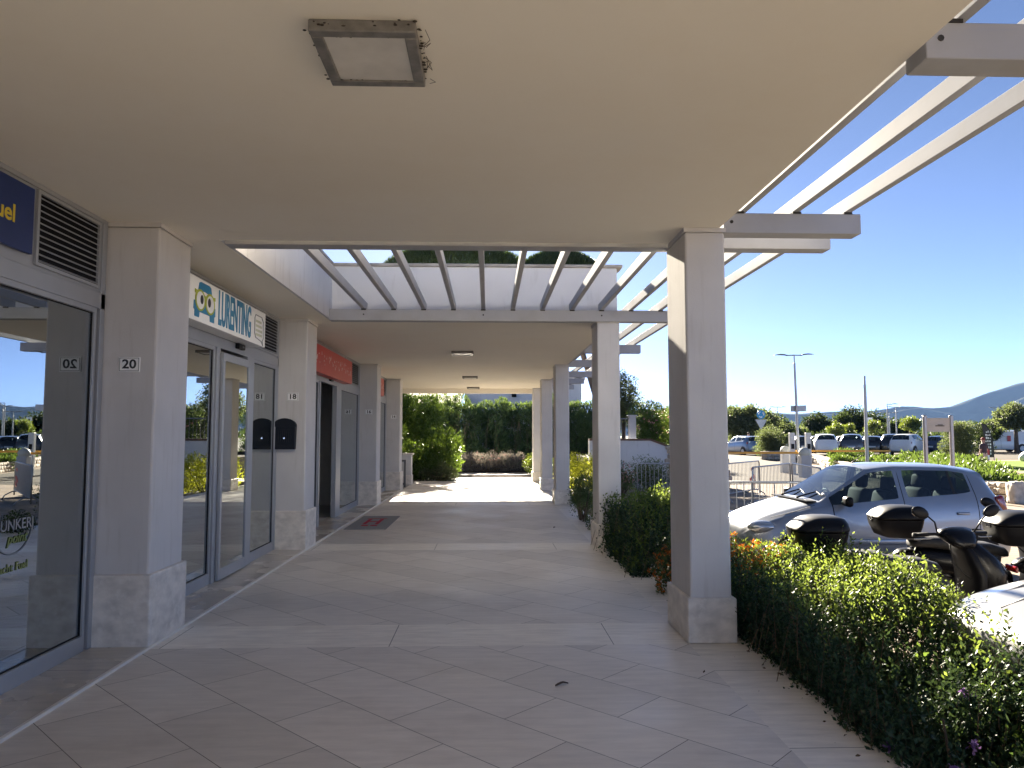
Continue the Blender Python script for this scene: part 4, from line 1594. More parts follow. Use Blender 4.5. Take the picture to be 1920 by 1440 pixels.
lamp_post('tall grey street lamp with two flat heads beside the yellow barrier booms', 15.6, 36.6, 6.0, 2, True, lean=-.02)
t = thing('pole', 'plain tapered grey pole without a lamp rising from the laurel bed', 'pole', (17.3, 33.2, gz(17, 33)))
m = MB()
m.cyl((0, 0, 0), (0, 0, 4.2), .085, .062, 14)
m.cyl((0, 0, 4.2), (0, 0, 4.65), .045, .045, 12)
m.build('shaft', POLE, t, angle=40)
m = MB()
m.cyl((0, 0, 4.17), (0, 0, 4.23), .07, .07, 14)
m.build('collar', STEEL, t)
FL = 'distant street lamps over the car park'
lamp_post('distant two-headed street lamp over the olive trees behind the roundabout sign', 34.6, 87, 4.95, 2, group=FL)
lamp_post('distant street lamp with one head, left of a close pair behind the white car', 36.4, 66, 4.4, 1, group=FL)
lamp_post('distant shorter two-headed street lamp of a close pair above the dark cars', 43.2, 78, 4.0, 2, group=FL)
lamp_post('distant two-headed street lamp standing just right of a close pair', 41.7, 74, 4.45, 2, group=FL)
lamp_post('distant two-headed street lamp above the olive tree at the right edge', 62.2, 88, 4.95, 2, group=FL)

# crowd-control barriers
def crowd_barrier(label, p0, p1, tape=False):
    p0, p1 = Vector((p0[0], p0[1], 0)), Vector((p1[0], p1[1], 0))
    d = p1 - p0
    L = d.length
    t = thing('crowd_barrier', label, 'barrier', (p0.x, p0.y, gz(p0.x, p0.y)), math.atan2(d.y, d.x), 'steel crowd barriers on the car park')
    m = MB()
    m.tube([(0, 0, .06), (0, 0, 1.02), (.06, 0, 1.09), (L - .06, 0, 1.09), (L, 0, 1.02), (L, 0, .06)], .021, 8)
    m.tube([(0, 0, .22), (L, 0, .22)], .016, 8)
    m.build('frame', STEEL, t, smooth=True)
    m = MB()
    n = int(L / .125)
    for k in range(1, n):
        m.cyl((L * k / n, 0, .22), (L * k / n, 0, 1.09), .008, seg=6)
    m.build('bars', STEEL, t)
    for q in (L * .12, L * .88):
        m = MB()
        m.tube([(q, -.34, .0), (q, -.28, .10), (q, -.1, .20), (q, .1, .20), (q, .28, .10), (q, .34, .0)], .018, 8)
        m.build('foot', STEEL, t, smooth=True)
    if tape:
        m = MB()
        rr = random.Random(9)
        for k in range(9):
            a = L * .72 + rr.uniform(0, .42)
            z = rr.uniform(.35, .85)
            m.loft([[(a, -.02, z), (a + .02, -.02, z + .09)], [(a + .15, -.05, z + .05), (a + .16, -.05, z + .13)], [(a + .3, -.02, z - .12 + rr.random() * .2), (a + .31, -.02, z - .03)]], close=False)
        m.build('barrier_tape', mat('red white tape', (0.62, 0.20, 0.15), 0.6, var=0.5, scale=9), t)
    return t


crowd_barrier('steel crowd barrier with torn red tape, farther left beside the near pillar', (6.3, 20.4), (8.75, 23.6), True)
crowd_barrier('steel crowd barrier seen whole behind the silver car bonnet', (6.75, 18.7), (8.85, 21.4))
crowd_barrier('steel crowd barrier running behind the silver car windscreen under the boom', (8.95, 21.5), (8.3, 18.2))
crowd_barrier('nearest steel crowd barrier lying low behind the silver car bonnet', (4.1, 12.9), (5.6, 12.6))
crowd_barrier('thin steel crowd barrier in front of the clipped domed shrub', (4.38, 21.6), (6.4, 21.7))

# parking barriers with yellow booms
BOOM = mat('amber boom paint', (0.62, 0.30, 0.035), 0.45, var=0.12, scale=3)
for lab, x, y, a, L in (('parking barrier with its amber boom closed towards the arcade', 14.4, 33.2, rad(181.5), 8.5), ('farther parking barrier with its amber boom closed across the lane to the right', 15.2, 37.3, rad(-1.5), 5.3)):
    t = thing('parking_barrier', lab, 'barrier', (x, y, gz(x, y)), a, 'parking barriers with amber booms')
    m = MB()
    m.box(-.22, .22, -.18, .18, 0, 1.0, .02, 2)
    m.build('cabinet', WHITEM, t)
    m = MB()
    m.sph((0, 0, 1.12), .26, (1, .8, .95), 20, 14)
    m.build('housing', mat('barrier housing', (0.45, 0.45, 0.40), 0.5), t, smooth=True)
    m = MB()
    m.box(.1, L, -.21, -.17, 1.07, 1.17, .01)
    m.build('boom', BOOM, t)
    m = MB()
    m.box(L - .07, L - .03, -.2, -.18, 0, 1.07)
    m.build('rest', STEEL, t)
for lab, x, y in (('white ticket post next to the far boom housing', 15.0, 36.0), ('white ticket post next to the near boom housing', 15.9, 36.2)):
    t = thing('ticket_post', lab, 'ticket post', (x, y, gz(x, y)), 0, 'ticket posts at the parking barriers')
    m = MB()
    m.box(-.13, .13, -.1, .1, 0, 2.05, .02, 2)
    m.build('column', mat('post grey', (0.52, 0.53, 0.53), 0.4), t)
    m = MB()
    m.box(-.08, .08, -.112, -.099, 1.25, 1.5)
    m.build('screen', BLACK, t)

# roundabout + give-way signs
x, y = 20.6, 55.0
t = thing('traffic_sign', 'round blue roundabout sign with white arrows above a grey triangle seen from behind', 'road sign', (x, y, gz(x, y)))
m = MB()
m.cyl((0, 0, 0), (0, 0, 3.45), .03, seg=8)
m.build('post', STEEL, t)
m = MB()
m.cyl((0, -.05, 3.1), (0, -.035, 3.1), .33, seg=32)
rb = m.build('disc', mat('sign blue', (0.02, 0.28, 0.52), 0.4), t, angle=40)
m = MB()
for k in range(3):
    a0 = rad(90 + 120 * k)
    pts = []
    for q in range(7):
        a = a0 + rad(10 + q * 10)
        pts.append((.2 * math.cos(a), .2 * math.sin(a)))
    m.tube([(p[0], -.056, 3.1 + p[1]) for p in pts], [.035] * 7, 5)
    a = a0 + rad(92)
    e = a0 + rad(66)
    m.prism([(.27 * math.cos(e), 3.1 + .27 * math.sin(e)), (.2 * math.cos(a), 3.1 + .2 * math.sin(a)), (.12 * math.cos(e), 3.1 + .12 * math.sin(e))], 'xz', -.058, -.052)
m.build('arrow', WHITEINK, rb)
m = MB()
m.prism([(-.45, 2.72), (.45, 2.72), (.03, 1.98), (-.03, 1.98)], 'xz', -.05, -.035)
m.build('triangle', mat('sign back grey', (0.55, 0.56, 0.57), 0.4), t)
t = thing('traffic_sign', 'small white sign with a dark square on a thin post among the parked cars', 'road sign', (37.9, 72, gz(37, 72)))
m = MB()
m.cyl((0, 0, 0), (0, 0, 3.3), .035, seg=8)
m.build('post', STEEL, t)
m = MB()
m.box(-.28, .28, -.05, -.03, 2.35, 3.3)
m.build('panel', WHITE, t)
m = MB()
m.box(-.13, .13, -.056, -.049, 2.8, 3.1)
m.build('symbol', INK, t)
# information board on two posts
t = thing('information_board', 'beige information board between two round steel posts in the laurel bed', 'sign', (13.75, 22.1, gz(13, 22)), rad(2))
for s_ in (-1, 1):
    m = MB()
    m.cyl((s_ * .42, 0, -.1), (s_ * .42, 0, 2.50), .062, seg=18)
    m.sph((s_ * .42, 0, 2.50), .062, (1, 1, .5), 18, 8)
    m.build('post', CHROME if False else mat('brushed steel', (0.36, 0.33, 0.30), 0.35, metal=0.75, var=0.1, stretch=(8, 8, 1)), t, angle=40)
m = MB()
m.loft([[(xx, -.02 + .035 * (1 - (xx / .36) ** 2) * -1, zz) for xx in [-.36 + .06 * k for k in range(13)]] for zz in (2.02, 2.44)], close=False)
pb = m.build('panel', mat('board beige', (0.40, 0.36, 0.30), 0.5, var=0.06, stretch=(1, 1, 5)), t, smooth=True)
m = MB()
m.obox((.02, -.063, 2.20), (.28, .006, .035), (0, 0, 0))
m.obox((.03, -.063, 2.22), (.16, .005, .05), (0, 0, 0))
m.build('lettering', mat('board dark print', (0.13, 0.11, 0.08), 0.6), pb)

# low dry-stone wall round the planting and rough stone blocks
def stone_wall(label, pts, h, wd):
    t = thing('stone_wall', label, 'wall', (pts[0][0], pts[0][1], gz(*pts[0])), 0, 'low stone walls round the laurel bed')
    m = MB()
    rr = random.Random(len(pts) + int(pts[0][0]))
    o = Vector((pts[0][0], pts[0][1], 0))
    zo = gz(*pts[0])
    for a, b in zip(pts, pts[1:]):
        a, b = Vector((*a, 0)), Vector((*b, 0))
        L = (b - a).length
        d = (b - a) / L
        ang = math.atan2(d.y, d.x)
        z = 0
        while z < h:
            q = rr.uniform(-.15, .0)
            hh = rr.uniform(.14, .22)
            while q < L:
                ln = rr.uniform(.22, .5)
                p = a + d * (q + ln / 2)
                m.obox((p.x - o.x, p.y - o.y, gz(p.x, p.y) - zo + z + hh / 2), (ln * .96, wd * rr.uniform(.85, 1.05), hh * .95), (rr.gauss(0, .04), rr.gauss(0, .04), ang + rr.gauss(0, .04)), .035, 2)
                q += ln
            z += hh
    m.build('masonry', STONE, t, smooth=True)
    return t


stone_wall('low rubble wall along the lane side of the laurel bed', [(14.95, 20.9), (16.2, 27), (18.2, 35.5), (19.6, 42), (21.0, 47)], .42, .42)
stone_wall('low rubble wall along the path side of the laurel bed', [(15.1, 20.7), (18.6, 26.6), (22.2, 32.6), (25.4, 38)], .30, .42)
stone_wall('low rubble wall under the rounded bush across the lane', [(21.3, 50.5), (18.6, 49.0)], .45, .5)
for k, (lab, x, y, s_) in enumerate((('pale upright stone block at the corner of the laurel bed', 14.85, 20.35, (.42, .34, .62)), ('rougher squat stone beside the pale corner block', 15.35, 20.3, (.5, .4, .52)))):
    t = thing('stone_block', lab, 'stone', (x, y, gz(x, y)))
    b = bmesh.new()
    bmesh.ops.create_cube(b, size=1)
    bmesh.ops.subdivide_edges(b, edges=b.edges[:], cuts=5, use_grid_fill=True)
    rr = random.Random(k)
    for v in b.verts:
        q = v.co.normalized() * .62
        v.co = v.co.lerp(q, .25)
        v.co = Vector((v.co.x * s_[0] + rr.gauss(0, .012), v.co.y * s_[1] + rr.gauss(0, .012), (v.co.z + .48) * s_[2] + rr.gauss(0, .01)))
    m = MB()
    m.merge(b)
    m.build('block', mat('pale stone', (0.46, 0.42, 0.36), 0.85, var=0.25, scale=6, bump=.6, bscale=14, detail=8), t, smooth=True)
for lab, x, y, s_ in (('white boulder on the lawn beside the path', 32.4, 42.5, .42), ('grey boulder at the foot of a thin pole on the lawn', 35.2, 47.0, .5)):
    t = thing('boulder', lab, 'stone', (x, y, gz(x, y)))
    m = MB()
    b = bmesh.new()
    bmesh.ops.create_icosphere(b, subdivisions=3, radius=s_)
    rr = random.Random(int(x))
    for v in b.verts:
        v.co = Vector((v.co.x * 1.2, v.co.y, (v.co.z * .8 + s_ * .5))) * (1 + .06 * math.sin(v.co.x * 9) * math.cos(v.co.z * 7 + v.co.y * 5))
    m.merge(b)
    m.build('rock', mat('white rock', (0.58, 0.57, 0.54), 0.85, var=0.2), t, smooth=True)
t = thing('pole', 'thin pale pole standing by a boulder on the lawn', 'pole', (35.2, 46.8, gz(35, 47)))
m = MB()
m.cyl((0, 0, 0), (0, 0, 3.0), .03, seg=8)
m.build('shaft', POLE, t)

# feather flag
x, y = 30.15, 43.9
t = thing('feather_flag', 'black feather flag with white lettering behind the clipped box hedge', 'flag', (x, y, gz(x, y)))
m = MB()
m.tube([(.55, 0, 0), (.55, 0, .9), (.50, 0, 1.6), (.34, 0, 2.1), (.1, 0, 2.42), (-.15, 0, 2.52)], .02, 6)
m.build('mast', BLACK, t)
m = MB()
pts = [(.54, .45), (.54, .95), (.49, 1.6), (.33, 2.1), (.1, 2.40), (-.15, 2.50), (-.05, 1.9), (.0, 1.2), (.04, .45)]
m.prism(pts, 'xz', -.008, .008)
fl = m.build('banner', mat('flag black', (0.03, 0.028, 0.03), 0.7), t)
m = MB()
rr = random.Random(2)
z = 1.95
while z > .55:
    q = .06 + rr.random() * .05
    for k in range(3):
        m.box(q, q + rr.uniform(.04, .09), -.012, -.0085, z, z + rr.uniform(.06, .13))
        q += .12
    z -= .19
m.build('lettering', WHITEINK, fl)
t = thing('small_sign', 'small red and white sign at the foot of the feather flag', 'sign', (29.85, 43.4, gz(29.8, 43.4)))
m = MB()
m.cyl((0, 0, 0), (0, 0, .5), .02, seg=6)
m.build('stake', STEEL, t)
m = MB()
m.box(-.22, .22, -.02, 0, .30, .62)
m.build('panel', WHITE, t)
m = MB()
m.box(-.22, .22, -.024, -.0205, .62, .95)
m.build('panel', RED, t)

# people
def person(label, loc, rz, shirt, trousers, hair, stride=.22):
    """One continuous skinned body, clothing and hair as its children."""
    t = thing('person', label, 'person', loc, rz)
    V, E, R = [], [], []

    def v(p, r, par=None):
        V.append(p)
        R.append(r)
        if par is not None:
            E.append((par, len(V) - 1))
        return len(V) - 1
    pel = v((0, 0, .95), (.15, .11))
    ab = v((0, .02, 1.12), (.14, .10), pel)
    chs = v((0, .03, 1.32), (.17, .115), ab)
    nk = v((0, .02, 1.48), (.06, .06), chs)
    h0 = v((0, -.01, 1.58), (.075, .09), nk)
    v((0, -.01, 1.70), (.07, .085), h0)
    for s_ in (-1, 1):
        hp_ = v((s_ * .09, 0, .90), (.095, .095), pel)
        kn = v((s_ * .10, -s_ * stride * .55, .50), (.062, .062), hp_)
        an = v((s_ * .10, -s_ * stride + (.06 if s_ < 0 else 0), .09), (.042, .042), kn)
        v((s_ * .10, -s_ * stride - .16, .045), (.04, .035), an)
        sh = v((s_ * .19, .03, 1.40), (.062, .06), chs)
        el = v((s_ * .25, .03 + s_ * .05, 1.14), (.045, .045), sh)
        wr = v((s_ * .26, -.08 + s_ * .08, .93), (.032, .032), el)
        hd = v((s_ * .26, -.11 + s_ * .09, .86), (.04, .024), wr)
        for q in range(4):
            f0 = v((s_ * .26 - .024 + q * .016, -.13 + s_ * .09, .80 + abs(q - 1.5) * .006), (.009, .009), hd)
            v((s_ * .26 - .024 + q * .016, -.125 + s_ * .09, .76 + abs(q - 1.5) * .008), (.008, .008), f0)
        v((s_ * .235, -.155 + s_ * .09, .84), (.010, .010), hd)
    me = bpy.data.meshes.new('body')
    me.from_pydata(V, E, [])
    o = bpy.data.objects.new('body', me)
    COL.objects.link(o)
    o.modifiers.new('k', 'SKIN')
    me.skin_vertices[0].data[0].use_root = True
    for k, r in enumerate(R):
        me.skin_vertices[0].data[k].radius = r
    md = o.modifiers.new('s', 'SUBSURF')
    md.levels = md.render_levels = 1
    dg = bpy.context.evaluated_depsgraph_get()
    ev = bpy.data.meshes.new_from_object(o.evaluated_get(dg))
    COL.objects.unlink(o)
    bpy.data.objects.remove(o)
    ev.name = 'body'
    ev.materials.clear()
    ev.materials.append(SKIN)
    for p in ev.polygons:
        p.use_smooth = True
    body = link(bpy.data.objects.new('body', ev), t)
    ev.calc_loop_triangles()

    def cloth(name, test, m, off):
        b = bmesh.new()
        b.from_mesh(ev)
        b.normal_update()
        bmesh.ops.delete(b, geom=[f for f in b.faces if not test(f.calc_center_median())], context='FACES')
        for vv in b.verts:
            vv.co += vv.normal * off
        m2 = bpy.data.meshes.new(name)
        b.to_mesh(m2)
        b.free()
        m2.materials.clear()
        m2.materials.append(m)
        link(bpy.data.objects.new(name, m2), t)
    cloth('shirt', lambda c: .93 < c.z < 1.47 and not (abs(c.x) > .2 and c.z < 1.2), shirt, .018)
    cloth('shorts', lambda c: .48 < c.z < .97 and abs(c.x) < .21, trousers, .02)
    cloth('shoe', lambda c: c.z < .10, BLACK, .012)
    m = MB()
    m.sph((0, .0, 1.72), .10, (.92, 1.08, .82), 16, 10)
    m.build('hair', hair, t, smooth=True)
    for s_ in (-1, 1):
        m = MB()
        m.sph((s_ * .085, -.01, 1.64), .022, (.5, 1, 1.4), 8, 6)
        m.build('ear', SKIN, t, smooth=True)
    m = MB()
    m.sph((0, -.108, 1.635), .018, (.8, 1.1, 1.3), 8, 6)
    m.build('nose', SKIN, t, smooth=True)
    m = MB()
    for s_ in (-1, 1):
        m.sph((s_ * .034, -.092, 1.665), .011, (1.2, .6, .8), 8, 6)
    m.build('eyes', INK, t)
    m = MB()
    m.sph((0, -.098, 1.59), .02, (1.2, .4, .3), 8, 6)
    m.build('mouth', mat('lips', (0.35, 0.12, 0.1), 0.6), t)
    return t


person('person in dark tee shirt, pale shorts and red cap walking by the laurels', (26.3, 38.4, gz(26.3, 38.4)), rad(190), mat('dark tee shirt', (0.045, 0.035, 0.045), 0.9), mat('beige shorts', (0.42, 0.38, 0.31), 0.9), mat('red cap', (0.18, 0.02, 0.02), 0.8))
person('distant person in pale clothes standing by the parked cars', (21.4, 60.0, gz(21, 60)), rad(30), mat('pale shirt', (0.45, 0.38, 0.34), 0.9), mat('pale trousers', (0.36, 0.31, 0.28), 0.9), mat('brown hair', (0.06, 0.04, 0.03), 0.8), .06)

# ------------------------------------------------------------------ distant cars
FG = 'cars parked in the far car park'
FAR = [('blue saloon parked at the left end of the far row', 'sedan', BLUEC, 1395, 58, 100), ('white car parked second from the left beside the standing person', 'hatch', WHITEC, 1424, 60, 95),
       ('black car parked behind the tall street lamp', 'hatch', BLACKC, 1504, 59, 80), ('white estate car parked behind the ticket posts', 'suv', WHITEC, 1552, 57, 70),
       ('pale grey car partly hidden behind the white estate', 'hatch', GREYC, 1538, 66, 70), ('dark grey car seen from the rear beside the white estate', 'suv', DGREY, 1606, 57, 62),
       ('white car just left of the dark grey car', 'hatch', WHITEC, 1590, 66, 65), ('black saloon seen from the rear behind the plain pole', 'sedan', BLACKC, 1646, 58, 60),
       ('black hatchback parked next to the white sport utility car', 'suv', BLACKC, 1684, 57, 60), ('white sport utility car behind the information board', 'suv', WHITEC, 1717, 56, 42),
       ('white car in the rear row above the black hatchback', 'sedan', WHITEC, 1676, 70, 65), ('silver car in the rear row left of the black saloon', 'hatch', SILVER, 1626, 70, 65),
       ('white van-like car in the rear row behind the white estate', 'suv', WHITEC, 1565, 72, 65), ('navy car parked behind the second post of the information board', 'sedan', NAVYC, 1790, 57, 25),
       ('silver car in the rear row behind the blue saloon', 'hatch', GREYC, 1442, 72, 90), ('dark car in the rear row above the white sport utility car', 'hatch', DGREY, 1702, 74, 60)]
for lab, kd, colr, px, d, ang in FAR:
    x = (px - 915) / 1380 * d
    # turned so that the tail faces the camera side
    L = {'hatch': 3.64, 'sedan': 4.3, 'suv': 4.25}[kd]
    a = rad(ang) + PI
    car(lab, kd, colr, (x - math.cos(a) * L / 2, d - math.sin(a) * L / 2, gz(x, d)), a, FG)
car('white delivery van with a red square on its side at the right edge', 'van', WHITEC, (44.6, 66.5, gz(44, 66)), rad(-4))
vn = [o for o in SC.objects if o.name.startswith('delivery_van')][0]
m = MB()
m.box(2.5, 2.8, -.975, -.955, 1.0, 1.5)
m.build('red_square', RED, vn)

# ------------------------------------------------------------------ planting by the arcade
def upright_hedge(name, label, x0, x1, y0, y1, zf, n_tw, m, leaf, group=None, lean=(0.0, 0.0), jitter=.05, tw=(.16, .34), zb=GZ, per=11, tip_m=None, tipz=.10, tipmin=-9):
    """A hedge of upright leafy twigs filling the body under the height function zf(x, y)."""
    t = thing(name, label, 'hedge', ((x0 + x1) / 2, (y0 + y1) / 2, zb), 0, group)
    o = np.array([(x0 + x1) / 2, (y0 + y1) / 2, zb])
    P, D, T = [], [], []
    tw_pts = []
    k = 0
    while k < n_tw:
        x = RNG.uniform(x0, x1)
        y = RNG.uniform(y0, y1)
        top = zf(x, y)
        if top is None:
            continue
        # most twigs end near the outer skin: the top, or the sides
        u = RNG.random()
        if u < .45:
            z = top - RNG.random() ** 2 * .22
        else:
            z = zb + (top - zb) * RNG.random()
            if RNG.random() < .6:
                x = x0 + RNG.random() ** 2 * .25
            elif RNG.random() < .5:
                y = y0 + RNG.random() ** 2 * .3
        ex = (x - (x0 + x1) / 2) / (x1 - x0) * 2
        ey = (y - (y0 + y1) / 2) / (y1 - y0) * 2
        fz = max(0.05, (z - zb) / max(.1, top - zb))
        d = np.array([ex * .55 * (1.15 - fz) + RNG.normal() * .3, ey * .35 * (1.15 - fz) + RNG.normal() * .3, .35 + fz * .9])
        d /= np.linalg.norm(d)
        L = RNG.uniform(*tw)
        tip = np.array([x, y, z + RNG.normal() * jitter])
        base = tip - d * L
        for q in range(per):
            f = (q + RNG.random() * .6) / per
            s_ = RNG.normal(size=3)
            s_ -= d * (s_ @ d)
            s_ /= np.linalg.norm(s_)
            P.append(base + d * L * f)
            D.append(s_ * .9 + d * (.35 + .6 * f))
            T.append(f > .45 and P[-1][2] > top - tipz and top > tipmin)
        if k % 6 == 0:
            tw_pts.append((base - o, tip - o))
        k += 1
    P, D, T = np.array(P), np.array(D), np.array(T)
    S = leaf * (.6 + .75 * RNG.random(len(P)))
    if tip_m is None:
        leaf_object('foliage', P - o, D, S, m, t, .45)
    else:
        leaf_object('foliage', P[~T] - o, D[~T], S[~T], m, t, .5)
        leaf_object('top_leaves', P[T] - o, D[T], S[T], tip_m, t, .45)  # topmost leaves; the lighter tip material paints sunlight on them
    mb = MB()
    for a, b in tw_pts:
        mb.tube([Vector(a) - (Vector(b) - Vector(a)) * .5, Vector(a), Vector(b)], [.004, .003, .0015], 3, cap=False)
    for q in range(14):
        xx, yy = RNG.uniform(x0 + .2, x1 - .2), RNG.uniform(y0 + .2, y1 - .2)
        mb.tube([Vector((xx, yy, zb)) - Vector(o), Vector((xx + RNG.normal() * .1, yy + RNG.normal() * .1, zb + .5)) - Vector(o)], [.012, .006], 5)
    mb.build('stem', TWIG, t)
    return t


def nz2(x, y, s=2.2):
    return math.sin(x * s * 2.1 + 1.3) * math.cos(y * s * 1.7) * .5 + math.sin(x * s * 4.3 + y * s * 3.1) * .3


def zf_main(x, y):
    # rounded body, lower towards the camera and at its edges
    t_ = min(1, max(0, (y - 3.6) / 1.5))
    h = .26 + .44 * t_
    e = min((x - 1.98) / .95, (3.28 - x) / .22, 1)
    e2 = min((7.0 - y) / .3, 1)
    if e <= 0 or e2 <= 0:
        return None
    h -= .62 * (1 - e) ** 1.6 + .25 * (1 - e2) ** 2
    return h + .05 * nz2(x, y)


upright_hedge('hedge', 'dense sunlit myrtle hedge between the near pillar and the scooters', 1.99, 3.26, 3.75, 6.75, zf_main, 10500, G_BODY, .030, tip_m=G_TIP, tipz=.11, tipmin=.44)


def zf_low(x, y):
    e = min((x - 1.96) / .3, (3.35 - x) / .3, (4.4 - y) / .4, 1)
    if e <= 0:
        return None
    return .10 + .10 * max(0, min(1, (x - 2.2) / .5)) - .30 * (1 - e) ** 2 + .07 * nz2(x, y, 3)


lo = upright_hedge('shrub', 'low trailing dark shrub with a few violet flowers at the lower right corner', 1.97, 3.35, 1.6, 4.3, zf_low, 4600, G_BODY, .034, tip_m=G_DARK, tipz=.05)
lo['category'] = 'shrub'
fp, fd = [], []
for (x, y, z) in ((2.10, 3.35, .10), (2.32, 3.55, .12), (2.5, 3.9, .25), (2.62, 3.95, .22), (2.3, 3.05, .16), (2.75, 3.5, .24), (2.15, 2.9, .13), (2.02, 3.75, .05)):
    for q in range(26):
        dv = RNG.normal(size=3)
        fp.append(np.array([x, y, z]) - np.array([2.66, 2.95, GZ]) + RNG.normal(size=3) * .010)
        fd.append(dv)
leaf_object('blossom', np.array(fp), np.array(fd), .022, G_FLOW_V, lo, .7)


def zf_sprig(x, y):
    e = min((x - 2.5) / .25, (3.5 - x) / .3, (y - 3.2) / .3, (4.55 - y) / .3, 1)
    if e <= 0:
        return None
    return .34 - .35 * (1 - e) ** 2 + .10 * nz2(x, y, 4)


sp = upright_hedge('shrub', 'loose sprigged shrub with yellow-green tips in front of the pale car', 2.5, 3.5, 3.2, 4.5, zf_sprig, 420, G_BRIGHT, .045, tw=(.25, .5), per=9, jitter=.1)
sp['category'] = 'shrub'
# broad-leaved shoots at the very corner
P, D = [], []
st_ = []
for k in range(26):
    b = np.array([2.45 + RNG.random() * .5, 2.7 + RNG.random() * .55, GZ])
    d = np.array([RNG.normal() * .25, RNG.normal() * .25, 1.0])
    L = RNG.uniform(.35, .58)
    st_.append((b, b + d * L))
    for q in range(8):
        f = .35 + .65 * q / 8
        a = RNG.random() * 6.28
        P.append(b + d * L * f)
        D.append([math.cos(a), math.sin(a), .5])
t = thing('shrub', 'broad-leaved green shoots in the lower right corner of the bed', 'shrub', (2.7, 3.0, GZ))
off = np.array([2.7, 3.0, GZ])
leaf_object('foliage', np.array(P) - off, np.array(D), .09 * (.6 + .6 * RNG.random(len(P))), G_BRIGHT, t, .32)
m = MB()
for a, b in st_:
    m.tube([Vector(a - off), Vector(b - off)], [.005, .002], 4)
m.build('stem', TWIG, t)


def ell(cx, cy, cz, rx, ry, rz_, n, r, rng=RNG):
    cs, rs = [], []
    while len(cs) < n:
        d = rng.normal(size=3)
        d /= np.linalg.norm(d)
        f = rng.random() ** .4
        cs.append([cx + d[0] * rx * f, cy + d[1] * ry * f, cz + d[2] * rz_ * f])
        rs.append(r * (.7 + .6 * rng.random()))
    return cs, rs


c, r = ell(2.42, 6.95, .36, .38, .38, .32, 22, .14)
shrub('lantana_shrub', 'lantana with orange flowers at the outer side of the near pillar', 'shrub', c, r, 5200, .032, G_HEDGE, flowers=(G_FLOW_O, 240, .024, .35), base=GZ)
c, r = ell(1.98, 7.6, .22, .2, .5, .27, 16, .12)
shrub('lantana_shrub', 'small lantana with rusty orange flowers low behind the near pillar', 'shrub', c, r, 3600, .032, G_HEDGE, flowers=(G_FLOW_O, 170, .024, -.1), base=GZ)


def zf_b(x, y):
    e = min((x - 1.62) / .5, (2.9 - x) / .4, (y - 8.35) / .7, (10.9 - y) / .3, 1)
    if e <= 0:
        return None
    return .84 - .80 * (1 - e) ** 2 + .07 * nz2(x, y)


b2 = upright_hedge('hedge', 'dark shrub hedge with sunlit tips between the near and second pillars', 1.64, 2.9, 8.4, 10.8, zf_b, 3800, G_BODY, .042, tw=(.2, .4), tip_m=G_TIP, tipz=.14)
c, r = ell(1.80, 14.0, .48, .12, .9, .30, 26, .17)
shrub('domed_shrub', 'clipped round shrub against the third pillar', 'shrub', c, r, 5200, .035, G_HEDGE, base=GZ)
c, r = ell(1.95, 12.6, .05, .18, .6, .2, 10, .14)
shrub('shrub', 'low grey-green shrub spilling over the border between second and third pillars', 'shrub', c, r, 2200, .035, G_HEDGE, base=GZ, flowers=(G_FLOW_W, 14, .018, .1))
c, r = ell(2.1, 17.3, .1, .2, .8, .3, 10, .18)
shrub('shrub', 'small dark shrub beside the fourth pillar', 'shrub', c, r, 1800, .04, G_HEDGE, base=GZ)
cs, rs = box_clumps(2.3, 4.0, 23.4, 25.0, -.2, .85, .3)
shrub('golden_hedge', 'bright yellow-green hedge seen between the second and third pillars', 'hedge', cs, rs, 8000, .07, G_YELLOW, up=1.0, base=GZ)
c, r = ell(5.16, 23.6, .30, .62, .7, .50, 70, .22)
shrub('domed_shrub', 'clipped domed shrub behind the thin crowd barrier', 'shrub', c, r, 9000, .045, G_HEDGE, base=GZ)
c, r = ell(4.05, 22.6, .3, .42, .5, .45, 24, .2)
shrub('flowering_shrub', 'shrub with pale pink flowers left of the clipped dome', 'shrub', c, r, 4000, .045, G_HEDGE, flowers=(G_FLOW_P, 200, .03, .2), base=GZ)

# big bush, tall hedge and flower bed at the far end
cs, rs = [], []
for k in range(420):
    f = RNG.random()
    d_ = RNG.normal(size=3)
    d_ /= np.linalg.norm(d_)
    q = (.55 + .45 * RNG.random() ** .5)
    z = .65 + 2.85 * d_[2] * q
    if z < .05:
        z = .1 + RNG.random() * .5
    cs.append([-4.05 + 2.88 * d_[0] * q, 28.2 + 1.4 * d_[1] * q, z])
    rs.append(.30 * (.7 + .6 * RNG.random()))
shrub('oleander_bush', 'big rounded oleander bush with sunlit top at the left end of the walkway', 'bush', cs, rs, 100000, .14, G_OLEA, up=.6, ratio=.22, base=0, flowers=(G_FLOW_W, 14, .06, .6))
cs, rs = [], []
x = -6.5
while x < 6.6:
    z = .4
    while z < (3.2 if x > -1.2 else 3.4) + .10 * math.sin(x * 2.3):
        cs.append([x + RNG.normal() * .12, 38.0 + RNG.random() * 1.5, z])
        rs.append(.40 * (.7 + .5 * RNG.random()))
        z += .36
    x += .42
hd = shrub('oleander_hedge', 'tall dark oleander hedge with a few white flowers closing the end of the walkway', 'hedge', cs, rs, 105000, .16, G_FARH, up=.9, ratio=.26, base=.1, flowers=(G_FLOW_W, 26, .07, 1.6))
m = MB()
for k in range(60):
    xx = RNG.uniform(-5, 5.5)
    m.tube([(xx - .1, -.45, .1), (xx + RNG.normal() * .1 - .1, -.55, 1.4), (xx + RNG.normal() * .25 - .1, -.35, 2.6)], [.018, .014, .008], 5)
m.build('stem', mat('pale cane', (0.14, 0.11, 0.07), 0.8), hd)
cs, rs = box_clumps(-1.6, 1.5, 31.2, 32.0, .1, .75, .26)
